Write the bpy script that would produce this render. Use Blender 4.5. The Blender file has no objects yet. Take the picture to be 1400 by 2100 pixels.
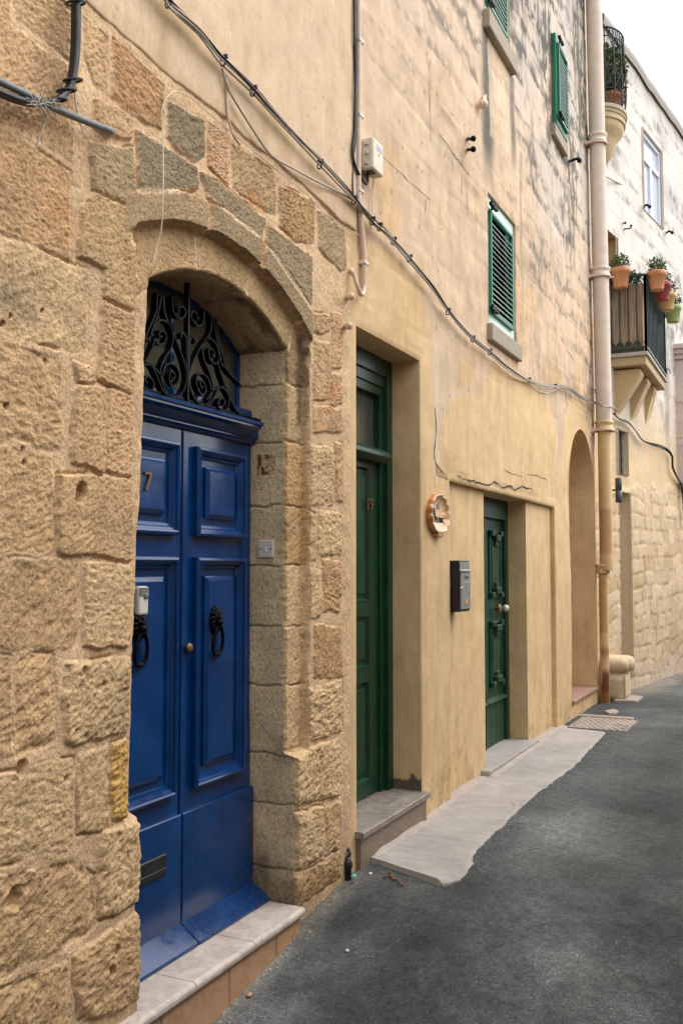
import bpy, bmesh, math, random
import numpy as np
random.seed(7); np.random.seed(7)
PI = math.pi
sc = bpy.context.scene
COL = sc.collection

# ------------------------------------------------------------------ survey
# the photograph's viewpoint: used to measure where things stand on the real wall planes
FPX = 1950.0; AZ = math.radians(25.5); PT = math.atan(115 / FPX); CH = 1.65; CD = 2.2463
_ca, _sa, _cp, _sp = math.cos(AZ), math.sin(AZ), math.cos(PT), math.sin(PT)
FW = (_ca * _cp, _sa * _cp, _sp); RT = (_sa, -_ca, 0.0); UP = (-_ca * _sp, -_sa * _sp, _cp)
def ray(px, py):
    u = (px - 700) / FPX; v = (1050 - py) / FPX
    return [FW[i] + u * RT[i] + v * UP[i] for i in range(3)]
def at(px, py, Y=0.0):
    r = ray(px, py); t = (Y + CD) / r[1]
    return (t * r[0], CH + t * r[2])
def at3(px, py, Y=0.0):
    x, z = at(px, py, Y); return (x, Y, z)
def gnd(px, py, Z=0.0):
    r = ray(px, py); t = (Z - CH) / r[2]
    return (t * r[0], -CD + t * r[1])
# the end house's front turns towards the street
FB = 12.35; FK = -0.15
def farY(X): return FK * (X - FB)
def atF(px, py, out=0.0):
    r = ray(px, py)                      # Y = FK*(X-FB) - out
    t = (-FK * FB - out + CD) / (r[1] - FK * r[0])
    return (t * r[0], -CD + t * r[1], CH + t * r[2])

# ------------------------------------------------------------------ numpy noise
def _h(ix, iy, s):
    n = (ix.astype(np.int64) * 374761393 + iy.astype(np.int64) * 668265263 + s * 974711) & 0x7fffffff
    n = ((n ^ (n >> 13)) * 1274126177) & 0x7fffffff
    return ((n ^ (n >> 16)) & 0xffffff) / float(0xffffff)
def vn(x, y, s=0):
    x = np.asarray(x, float); y = np.asarray(y, float)
    ix = np.floor(x); iy = np.floor(y); fx = x - ix; fy = y - iy
    fx = fx * fx * fx * (fx * (fx * 6 - 15) + 10); fy = fy * fy * fy * (fy * (fy * 6 - 15) + 10)
    a = _h(ix, iy, s); b = _h(ix + 1, iy, s); c = _h(ix, iy + 1, s); d = _h(ix + 1, iy + 1, s)
    return (a + (b - a) * fx) * (1 - fy) + (c + (d - c) * fx) * fy
def fbm(x, y, o=4, s=0):
    t = 0; a = 1.0; n = 0
    for i in range(o):
        t = t + a * (vn(x, y, s + i * 17) - .5); n += a; a *= .5; x = x * 2.03 + 3.1; y = y * 2.03 + 1.7
    return t / n * 2
def worley(x, y, s=0):
    x = np.asarray(x, float); y = np.asarray(y, float)
    ix = np.floor(x); iy = np.floor(y); best = np.full(x.shape, 9.0)
    for dx in (-1, 0, 1):
        for dy in (-1, 0, 1):
            cx = ix + dx; cy = iy + dy
            px = cx + _h(cx, cy, s); py = cy + _h(cx, cy, s + 5)
            best = np.minimum(best, (px - x) ** 2 + (py - y) ** 2)
    return np.sqrt(best)
def sstep(a, b, x):
    t = np.clip((x - a) / (b - a), 0, 1); return t * t * (3 - 2 * t)
def sdpoly(X, Z, P):
    P = np.asarray(P, float); n = len(P); d = np.full(X.shape, 1e9); ins = np.zeros(X.shape, bool)
    for i in range(n):
        a = P[i]; b = P[(i + 1) % n]; ex, ez = b - a
        wx = X - a[0]; wz = Z - a[1]
        t = np.clip((wx * ex + wz * ez) / (ex * ex + ez * ez + 1e-12), 0, 1)
        d = np.minimum(d, (wx - ex * t) ** 2 + (wz - ez * t) ** 2)
        c = (a[1] > Z) != (b[1] > Z)
        den = (b[1] - a[1]) if abs(b[1] - a[1]) > 1e-9 else 1e-9
        ins ^= c & (X < (b[0] - a[0]) * (Z - a[1]) / den + a[0])
    d = np.sqrt(d); return np.where(ins, d, -d)
def sdline(X, Z, P):
    d = np.full(X.shape, 1e9)
    for a, b in zip(P[:-1], P[1:]):
        ex = b[0] - a[0]; ez = b[1] - a[1]
        t = np.clip(((X - a[0]) * ex + (Z - a[1]) * ez) / (ex * ex + ez * ez + 1e-12), 0, 1)
        d = np.minimum(d, (X - a[0] - ex * t) ** 2 + (Z - a[1] - ez * t) ** 2)
    return np.sqrt(d)

# ------------------------------------------------------------------ mesh building
class MB:
    def __init__(s): s.v = []; s.t = []; s.f = []; s.sm = []; s.mi = []; s.n = 0; s.has = False
    def add(s, V, F, smooth=False, mi=0, tint=None):
        V = np.asarray(V, float).reshape(-1, 3); o = s.n
        s.v.append(V); s.n += len(V)
        if tint is None: tint = np.ones((len(V), 3))
        else:
            s.has = True; tint = np.asarray(tint, float)
            if tint.ndim == 1: tint = np.tile(tint, (len(V), 1))
        s.t.append(tint)
        if isinstance(F, np.ndarray):
            s.f.append(F + o); s.sm.append(np.full(len(F), smooth)); s.mi.append(np.full(len(F), mi))
        else:
            for fc in F:
                s.f.append(np.array([fc]) + o); s.sm.append(np.array([smooth])); s.mi.append(np.array([mi]))
        return s
    def grid(s, X, Y, Z, smooth=True, mi=0, tint=None, keep=None):
        """2-d arrays of points; keep = boolean cells"""
        r, c = X.shape; idx = np.arange(r * c).reshape(r, c)
        F = np.stack([idx[:-1, :-1], idx[:-1, 1:], idx[1:, 1:], idx[1:, :-1]], -1)
        F = F[keep] if keep is not None else F.reshape(-1, 4)
        V = np.stack([X, Y, Z], -1).reshape(-1, 3)
        if tint is not None and np.ndim(tint) == 3: tint = tint.reshape(-1, 3)
        return s.add(V, F, smooth, mi, tint)
    def mesh(s, name, org=(0, 0, 0)):
        V = np.concatenate(s.v) - np.array(org)
        me = bpy.data.meshes.new(name)
        tot = np.concatenate([np.full(len(f), f.shape[1]) for f in s.f])
        loops = np.concatenate([f.reshape(-1) for f in s.f])
        start = np.concatenate([[0], np.cumsum(tot)[:-1]])
        me.vertices.add(len(V)); me.vertices.foreach_set('co', V.reshape(-1).astype(np.float32))
        me.loops.add(len(loops)); me.loops.foreach_set('vertex_index', loops.astype(np.int32))
        me.polygons.add(len(tot)); me.polygons.foreach_set('loop_start', start.astype(np.int32))
        me.polygons.foreach_set('loop_total', tot.astype(np.int32))
        me.polygons.foreach_set('use_smooth', np.concatenate(s.sm).astype(bool))
        me.polygons.foreach_set('material_index', np.concatenate(s.mi).astype(np.int32))
        if s.has:
            T = np.concatenate(s.t); a = me.color_attributes.new('tint', 'FLOAT_COLOR', 'POINT')
            a.data.foreach_set('color', np.concatenate([T, np.ones((len(T), 1))], 1).reshape(-1).astype(np.float32))
        me.update(calc_edges=True); me.validate()
        return me
    # -- shapes
    def bm(s, b, smooth=False, mi=0, tint=None):
        b.verts.ensure_lookup_table(); b.verts.index_update()
        s.add([v.co[:] for v in b.verts], [[v.index for v in f.verts] for f in b.faces], smooth, mi, tint); b.free(); return s
    def box(s, lo, hi, bev=0.0, mi=0, tint=None, seg=1):
        b = bmesh.new(); bmesh.ops.create_cube(b, size=1)
        for v in b.verts:
            for i in range(3): v.co[i] = lo[i] + (v.co[i] + .5) * (hi[i] - lo[i])
        if bev > 0: bmesh.ops.bevel(b, geom=list(b.edges), offset=bev, segments=seg, affect='EDGES', profile=.5)
        return s.bm(b, False, mi, tint)
    def prism(s, pts, y0, y1, axis='Y', bev=0.0, mi=0, tint=None):
        """outline pts (a,b) swept along an axis: Y -> (x,z), X -> (y,z), Z -> (x,y)"""
        b = bmesh.new()
        def mk(p, t): return {'Y': (p[0], t, p[1]), 'X': (t, p[0], p[1]), 'Z': (p[0], p[1], t)}[axis]
        v0 = [b.verts.new(mk(p, y0)) for p in pts]; v1 = [b.verts.new(mk(p, y1)) for p in pts]
        n = len(pts); b.faces.new(v0); b.faces.new(v1[::-1])
        for i in range(n): b.faces.new([v0[i], v1[i], v1[(i + 1) % n], v0[(i + 1) % n]])
        if bev > 0: bmesh.ops.bevel(b, geom=list(b.edges), offset=bev, segments=1, affect='EDGES')
        bmesh.ops.recalc_face_normals(b, faces=b.faces)
        return s.bm(b, False, mi, tint)
    def tube(s, path, r, n=8, mi=0, tint=None, caps=True):
        P = np.asarray(path, float); m = len(P)
        R = np.full(m, r) if np.isscalar(r) else np.asarray(r, float)
        T = np.gradient(P, axis=0); T /= np.linalg.norm(T, axis=1)[:, None] + 1e-12
        up = np.array([0, 0, 1.0]) if abs(T[0][2]) < .9 else np.array([1.0, 0, 0])
        a = np.cross(T[0], up); a /= np.linalg.norm(a); V = []
        for i in range(m):
            a = a - T[i] * a.dot(T[i]); a /= np.linalg.norm(a) + 1e-12; c = np.cross(T[i], a)
            for k in range(n):
                w = 2 * PI * k / n; V.append(P[i] + R[i] * (a * math.cos(w) + c * math.sin(w)))
        F = [[i * n + k, i * n + (k + 1) % n, (i + 1) * n + (k + 1) % n, (i + 1) * n + k] for i in range(m - 1) for k in range(n)]
        s.add(V, np.array(F), True, mi, tint)
        if caps:
            s.add(V[:n], [list(range(n))[::-1]], False, mi, tint); s.add(V[-n:], [list(range(n))], False, mi, tint)
        return s
    def lathe(s, prof, c, n=20, axis='Z', mi=0, tint=None, smooth=True):
        V = []
        for r, z in prof:
            for k in range(n):
                w = 2 * PI * k / n; a, b = r * math.cos(w), r * math.sin(w)
                V.append({'Z': (c[0] + a, c[1] + b, c[2] + z), 'Y': (c[0] + a, c[1] + z, c[2] + b), 'X': (c[0] + z, c[1] + a, c[2] + b)}[axis])
        m = len(prof)
        F = [[i * n + k, i * n + (k + 1) % n, (i + 1) * n + (k + 1) % n, (i + 1) * n + k] for i in range(m - 1) for k in range(n)]
        return s.add(V, np.array(F), smooth, mi, tint)
    def rings(s, x0, x1, z0, z1, y, prof, mi=0, fill=True):
        """mitred rectangular moulding on a face towards -Y: prof = (inset, height out)"""
        for i in range(len(prof)):
            u, h = prof[i]; q = [(x0 + u, y - h, z0 + u), (x1 - u, y - h, z0 + u), (x1 - u, y - h, z1 - u), (x0 + u, y - h, z1 - u)]
            if i:
                for k in range(4): s.add([p[k], p[(k + 1) % 4], q[(k + 1) % 4], q[k]], [[0, 1, 2, 3]], False, mi)
            p = q
        if fill: s.add(p, [[0, 1, 2, 3]], False, mi)
        return s
    def ribbon(s, path, th, y0, y1, mi=0):
        """flat bar bent in the X-Z plane"""
        P = np.asarray(path, float); T = np.gradient(P, axis=0); T /= np.linalg.norm(T, axis=1)[:, None] + 1e-12
        Nn = np.stack([-T[:, 1], T[:, 0]], 1) * th / 2; m = len(P); V = []
        for i in range(m):
            a = P[i] + Nn[i]; b = P[i] - Nn[i]
            V += [(a[0], y0, a[1]), (b[0], y0, b[1]), (b[0], y1, b[1]), (a[0], y1, a[1])]
        F = [[i * 4 + k, i * 4 + (k + 1) % 4, i * 4 + 4 + (k + 1) % 4, i * 4 + 4 + k] for i in range(m - 1) for k in range(4)]
        F += [[0, 1, 2, 3], [m * 4 - 1, m * 4 - 2, m * 4 - 3, m * 4 - 4]]
        return s.add(V, np.array(F), False, mi)
    def ell(s, c, r, n=10, m=7, noise=0.0, mi=0, tint=None):
        V = []; rnd = random.Random(int(abs(c[0]) * 991 + abs(c[2]) * 577))
        for i in range(m + 1):
            for k in range(n):
                a = PI * i / m; w = 2 * PI * k / n; q = 1 + noise * (rnd.random() - .5) * (0 < i < m)
                V.append((c[0] + r[0] * q * math.sin(a) * math.cos(w), c[1] + r[1] * q * math.sin(a) * math.sin(w), c[2] + r[2] * q * math.cos(a)))
        F = [[i * n + k, i * n + (k + 1) % n, (i + 1) * n + (k + 1) % n, (i + 1) * n + k] for i in range(m) for k in range(n)]
        return s.add(V, np.array(F), True, mi, tint)

def smoothpath(P, k=6):
    """Catmull-Rom through points of any dimension"""
    P = [np.asarray(p, float) for p in P]; Q = [2 * P[0] - P[1]] + P + [2 * P[-1] - P[-2]]; out = []
    for i in range(1, len(Q) - 2):
        a, b, c, d = Q[i - 1], Q[i], Q[i + 1], Q[i + 2]
        for j in range(k):
            t = j / k
            out.append(.5 * (2 * b + (c - a) * t + (2 * a - 5 * b + 4 * c - d) * t * t + (3 * b - a - 3 * c + d) * t ** 3))
    out.append(P[-1]); return np.array(out)

ORG = {}
def thing(name, label, cat, loc=(0, 0, 0), group=None, kind=None):
    o = bpy.data.objects.new(name, None); COL.objects.link(o); o.location = loc; o.empty_display_size = .2
    ORG[o.name] = tuple(loc); tag(o, label, cat, group, kind); return o
def tag(o, label=None, cat=None, group=None, kind=None):
    if label: o['label'] = label
    if cat: o['category'] = cat
    if group: o['group'] = group
    if kind: o['kind'] = kind
    return o
def obj(name, mb, mat, parent=None, org=None, label=None):
    """one mesh object from a builder holding world coordinates"""
    po = ORG[parent.name] if parent else (0, 0, 0)
    if org is None: org = po if parent else (0, 0, 0)
    me = mb.mesh(name, org); o = bpy.data.objects.new(name, me); COL.objects.link(o)
    for m in (mat if isinstance(mat, (list, tuple)) else [mat]): me.materials.append(m)
    o.location = tuple(org[i] - po[i] for i in range(3)); ORG[o.name] = tuple(org)
    if parent: o.parent = parent
    if label: o['label'] = label
    return o
def dup(root, loc, label=None):
    r = root.copy(); COL.objects.link(r); r.location = loc; ORG[r.name] = tuple(loc)
    if label: r['label'] = label
    for ch in list(root.children):
        c = ch.copy(); COL.objects.link(c); c.parent = r
        for g in ch.children:
            d = g.copy(); COL.objects.link(d); d.parent = c
    return r
def text_mb(txt, size, ext, c, shear=0.0, mi=0, mb=None):
    cu = bpy.data.curves.new('lettering', 'FONT'); cu.body = txt; cu.size = size; cu.extrude = ext; cu.shear = shear
    cu.align_x = 'CENTER'; cu.align_y = 'CENTER'; cu.resolution_u = 3
    o = bpy.data.objects.new('lettering', cu); COL.objects.link(o); bpy.context.view_layer.update()
    me = bpy.data.meshes.new_from_object(o.evaluated_get(bpy.context.evaluated_depsgraph_get()))
    mb = mb or MB()
    mb.add([(c[0] + v.co.x, c[1] - v.co.z, c[2] + v.co.y) for v in me.vertices], [list(p.vertices) for p in me.polygons], False, mi)
    bpy.data.objects.remove(o); bpy.data.curves.remove(cu); bpy.data.meshes.remove(me); return mb

# ------------------------------------------------------------------ materials
def new_mat(name):
    m = bpy.data.materials.new(name); m.use_nodes = True; nt = m.node_tree; nt.nodes.clear()
    out = nt.nodes.new('ShaderNodeOutputMaterial'); b = nt.nodes.new('ShaderNodeBsdfPrincipled')
    nt.links.new(b.outputs[0], out.inputs[0]); return m, nt, b
def nd(nt, t, **kw):
    n = nt.nodes.new('ShaderNode' + t)
    for k, v in kw.items():
        if k.startswith('i_'):
            key = k[2:]; key = int(key) if key.isdigit() else key.replace('_', ' ')
            s = n.inputs[key]
            if hasattr(v, 'is_linked'): nt.links.new(v, s)
            else: s.default_value = v
        else: setattr(n, k, v)
    return n
def coords(nt, scale=(1, 1, 1), rot=(0, 0, 0)):
    tc = nd(nt, 'TexCoord'); mp = nd(nt, 'Mapping'); mp.inputs['Scale'].default_value = scale; mp.inputs['Rotation'].default_value = rot
    nt.links.new(tc.outputs['Object'], mp.inputs['Vector']); return mp.outputs[0]
def noise(nt, co, scale, detail=4, rough=.55, dist=0.0):
    n = nd(nt, 'TexNoise', i_Scale=scale, i_Detail=detail, i_Roughness=rough, i_Distortion=dist); nt.links.new(co, n.inputs['Vector']); return n.outputs[0]
def ramp(nt, fac, stops):
    r = nd(nt, 'ValToRGB'); nt.links.new(fac, r.inputs[0]); e = r.color_ramp.elements
    while len(e) < len(stops): e.new(.5)
    for i, (p, c) in enumerate(stops):
        e[i].position = p; e[i].color = (c, c, c, 1) if np.isscalar(c) else (*c, 1)
    return r.outputs[0]
def mixc(nt, fac, a, b, mode='MIX'):
    m = nd(nt, 'Mix', data_type='RGBA', blend_type=mode)
    for s, v in ((m.inputs[0], fac), (m.inputs[6], a), (m.inputs[7], b)):
        if hasattr(v, 'is_linked'): nt.links.new(v, s)
        else: s.default_value = v if np.isscalar(v) else (*v, 1)
    return m.outputs[2]
def bump(nt, b, layers):
    prev = None
    for h, st, dist in layers:
        n = nd(nt, 'Bump'); n.inputs['Strength'].default_value = st; n.inputs['Distance'].default_value = dist
        nt.links.new(h, n.inputs['Height'])
        if prev: nt.links.new(prev, n.inputs['Normal'])
        prev = n.outputs[0]
    nt.links.new(prev, b.inputs['Normal'])
def tintcol(nt): return nd(nt, 'VertexColor', layer_name='tint').outputs[0]
def simple(name, col, rough=.6, metal=0.0, var=.25, scale=30, bst=.15, bdist=.004, stretch=(1, 1, 1), spec=.5, coat=0.0, tint=False):
    m, nt, b = new_mat(name); co = coords(nt, stretch); n1 = noise(nt, co, scale, 5)
    base = mixc(nt, 1.0, tintcol(nt), ramp(nt, n1, [(.3, 1 - var), (.7, 1 + var * .6)]), 'MULTIPLY') if tint else \
        mixc(nt, ramp(nt, n1, [(.3, 0), (.7, 1)]), [c * (1 - var) for c in col], [min(1, c * (1 + var * .6)) for c in col])
    nt.links.new(base, b.inputs['Base Color'])
    nt.links.new(ramp(nt, noise(nt, co, scale * .4, 3), [(.3, max(.03, rough - .1)), (.7, min(1, rough + .1))]), b.inputs['Roughness'])
    b.inputs['Metallic'].default_value = metal; b.inputs['Specular IOR Level'].default_value = spec
    b.inputs['Coat Weight'].default_value = coat; b.inputs['Coat Roughness'].default_value = .12
    bump(nt, b, [(noise(nt, co, scale * 2, 5), bst, bdist)]); return m

def m_stone():
    m, nt, b = new_mat('limestone'); co = coords(nt)
    n1 = noise(nt, co, 55, 6, .65); n2 = noise(nt, co, 9, 4); cs = coords(nt, (1, 1, .45), (0, .6, 0)); n3 = noise(nt, cs, 120, 4, .6)
    base = mixc(nt, 1.0, tintcol(nt), ramp(nt, n1, [(.30, (.50, .45, .39)), (.44, (.92, .89, .85)), (.56, (1.04, 1.03, 1.01)), (.70, (1.22, 1.21, 1.19))]), 'MULTIPLY')
    base = mixc(nt, 1.0, base, ramp(nt, n3, [(.3, .82), (.65, 1.05)]), 'MULTIPLY')
    base = mixc(nt, 1.0, base, ramp(nt, n2, [(.3, (.88, .84, .8)), (.7, (1.1, 1.08, 1.02))]), 'MULTIPLY')
    nt.links.new(base, b.inputs['Base Color']); b.inputs['Roughness'].default_value = .93; b.inputs['Specular IOR Level'].default_value = .15
    vo = nd(nt, 'TexVoronoi', i_Scale=85.0); nt.links.new(co, vo.inputs['Vector'])
    bump(nt, b, [(n2, .2, .015), (ramp(nt, vo.outputs['Distance'], [(.05, 0), (.45, 1)]), .25, .005), (n1, .75, .009), (n3, .75, .005)]); return m
def m_plaster(name, fine=1.0):
    m, nt, b = new_mat(name); co = coords(nt); cv = coords(nt, (1.6, 1.6, .35))
    n1 = noise(nt, co, 6, 8, .68); n2 = noise(nt, cv, 5, 5, .6); n3 = noise(nt, co, 70, 5, .6)
    base = mixc(nt, 1.0, tintcol(nt), ramp(nt, n1, [(.3, (.86, .83, .79)), (.7, (1.08, 1.07, 1.05))]), 'MULTIPLY')
    base = mixc(nt, 1.0, base, ramp(nt, n2, [(.28, (.86, .83, .78)), (.5, 1), (.75, 1.06)]), 'MULTIPLY')
    base = mixc(nt, 1.0, base, ramp(nt, n3, [(.3, .9), (.7, 1.07)]), 'MULTIPLY')
    nt.links.new(base, b.inputs['Base Color']); b.inputs['Roughness'].default_value = .9; b.inputs['Specular IOR Level'].default_value = .2
    bump(nt, b, [(noise(nt, co, 4, 3), .35 * fine, .03), (n1, .25 * fine, .02), (n3, .35 * fine, .005)]); return m
def m_gloss(name, col, dark, rough=.2):
    m, nt, b = new_mat(name); co = coords(nt, (1, 1, .12)); c2 = coords(nt)
    n1 = noise(nt, co, 40, 5); n2 = noise(nt, c2, 7, 3); n3 = noise(nt, c2, 60, 5)
    base = mixc(nt, ramp(nt, n2, [(.35, 0), (.7, 1)]), dark, col)
    # dust settled on the paint near the ground, worn streaks
    sp = nd(nt, 'SeparateXYZ'); tc = nd(nt, 'TexCoord'); nt.links.new(tc.outputs['Object'], sp.inputs[0])
    mr = nd(nt, 'MapRange', i_1=.55, i_2=.0, i_3=0.0, i_4=.9); nt.links.new(sp.outputs[2], mr.inputs[0])
    ml = nd(nt, 'Math', operation='MULTIPLY'); nt.links.new(mr.outputs[0], ml.inputs[0]); nt.links.new(ramp(nt, n3, [(.45, 0), (.75, .18)]), ml.inputs[1])
    base = mixc(nt, ml.outputs[0], base, (.16, .14, .12))
    base = mixc(nt, ramp(nt, n1, [(.60, 0), (.85, .30)]), base, [min(1, c * 2.2 + .004) for c in col])
    nt.links.new(base, b.inputs['Base Color'])
    rr_ = mixc(nt, ramp(nt, n1, [(.35, 0), (.75, 1)]), (rough,) * 3, (rough + .14,) * 3); rr2 = mixc(nt, ramp(nt, n2, [(.3, 0), (.8, 1)]), rr_, (rough + .2,) * 3); nt.links.new(rr2, b.inputs['Roughness'])
    b.inputs['Specular IOR Level'].default_value = .5
    bump(nt, b, [(n2, .10, .01), (n1, .10, .002), (n3, .03, .001)]); return m
def m_asphalt():
    m, nt, b = new_mat('asphalt'); co = coords(nt)
    v1 = nd(nt, 'TexVoronoi', i_Scale=190.0); nt.links.new(co, v1.inputs['Vector'])
    n1 = noise(nt, co, 1.1, 5, .6); n2 = noise(nt, co, 9, 5, .65); n3 = noise(nt, co, 260, 3)
    base = mixc(nt, ramp(nt, n1, [(.3, 0), (.68, 1)]), (.050, .056, .059), (.100, .107, .108))
    base = mixc(nt, 1.0, base, ramp(nt, n2, [(.25, .72), (.5, 1.0), (.75, 1.25)]), 'MULTIPLY')
    sp = nd(nt, 'SeparateColor'); nt.links.new(v1.outputs['Color'], sp.inputs[0])
    base = mixc(nt, 1.0, base, ramp(nt, sp.outputs[0], [(.0, .7), (.6, .98), (.9, 1.18), (1, 1.8)]), 'MULTIPLY')
    v2 = nd(nt, 'TexVoronoi', i_Scale=48.0); nt.links.new(co, v2.inputs['Vector']); s2 = nd(nt, 'SeparateColor'); nt.links.new(v2.outputs['Color'], s2.inputs[0])
    st = nd(nt, 'Math', operation='MULTIPLY'); nt.links.new(ramp(nt, s2.outputs[1], [(.93, 0), (.97, 1)]), st.inputs[0]); nt.links.new(ramp(nt, v2.outputs['Distance'], [(.18, 1), (.32, 0)]), st.inputs[1])
    base = mixc(nt, st.outputs[0], base, (.20, .20, .185))
    n5 = noise(nt, co, 32, 4, .7); base = mixc(nt, 1.0, base, ramp(nt, n5, [(.28, .62), (.5, 1.0), (.74, 1.3)]), 'MULTIPLY')
    base = mixc(nt, 1.0, base, tintcol(nt), 'MULTIPLY')
    nt.links.new(base, b.inputs['Base Color']); b.inputs['Roughness'].default_value = .85; b.inputs['Specular IOR Level'].default_value = .3
    bump(nt, b, [(n2, .5, .02), (ramp(nt, v1.outputs['Distance'], [(.0, 1), (.6, 0)]), .8, .006), (n3, .4, .003)]); return m
def m_concrete(name, c0, c1):
    m, nt, b = new_mat(name); co = coords(nt); cs = coords(nt, (1, .3, 1))
    n1 = noise(nt, co, 2.2, 6, .65); n2 = noise(nt, cs, 26, 5, .65); n3 = noise(nt, co, 130, 4)
    base = mixc(nt, ramp(nt, n1, [(.3, 0), (.7, 1)]), c0, c1)
    base = mixc(nt, 1.0, base, ramp(nt, n2, [(.3, .84), (.55, 1), (.8, 1.08)]), 'MULTIPLY')
    base = mixc(nt, 1.0, base, ramp(nt, n3, [(.28, .85), (.6, 1.03)]), 'MULTIPLY')
    nt.links.new(base, b.inputs['Base Color']); b.inputs['Roughness'].default_value = .82; b.inputs['Specular IOR Level'].default_value = .3
    bump(nt, b, [(n1, .2, .02), (n2, .3, .006), (n3, .4, .003)]); return m
def m_marble(name, c0, c1, c2, rough=.35, sc_=6):
    m, nt, b = new_mat(name); co = coords(nt)
    n1 = noise(nt, co, sc_, 8, .7, 1.6); n2 = noise(nt, co, sc_ * 5, 6, .7)
    base = mixc(nt, ramp(nt, n1, [(.35, 0), (.6, 1)]), c0, c1)
    base = mixc(nt, ramp(nt, n2, [(.56, 0), (.72, .7)]), base, c2)
    nt.links.new(base, b.inputs['Base Color']); nt.links.new(ramp(nt, n2, [(.3, rough), (.7, rough + .2)]), b.inputs['Roughness'])
    bump(nt, b, [(n2, .1, .003)]); return m
def m_glass(name, col):
    m, nt, b = new_mat(name); out = [n for n in nt.nodes if n.type == 'OUTPUT_MATERIAL'][0]; co = coords(nt)
    nt.links.new(mixc(nt, noise(nt, co, 4, 3), [c * .8 for c in col], col), b.inputs['Base Color']); b.inputs['Roughness'].default_value = .06
    tr = nd(nt, 'BsdfTransparent'); tr.inputs[0].default_value = (*col, 1); mx = nd(nt, 'MixShader'); mx.inputs[0].default_value = .06
    b.inputs['Base Color'].default_value = (.05, .05, .05, 1)
    nt.links.new(tr.outputs[0], mx.inputs[1]); nt.links.new(b.outputs[0], mx.inputs[2]); nt.links.new(mx.outputs[0], out.inputs[0]); return m
def m_reed():
    m, nt, b = new_mat('reed_matting'); co = coords(nt, (1, 1, .03)); n1 = noise(nt, co, 75, 4)
    base = mixc(nt, ramp(nt, n1, [(.3, 0), (.7, 1)]), (.16, .10, .065), (.55, .40, .27))
    nt.links.new(base, b.inputs['Base Color']); b.inputs['Roughness'].default_value = .8; bump(nt, b, [(n1, .6, .01)]); return m
def m_leaf():
    m, nt, b = new_mat('leaves'); co = coords(nt); n1 = noise(nt, co, 30, 3)
    nt.links.new(mixc(nt, ramp(nt, n1, [(.35, 0), (.65, 1)]), (.06, .10, .04), (.19, .26, .09)), b.inputs['Base Color'])
    b.inputs['Roughness'].default_value = .5; return m

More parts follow.
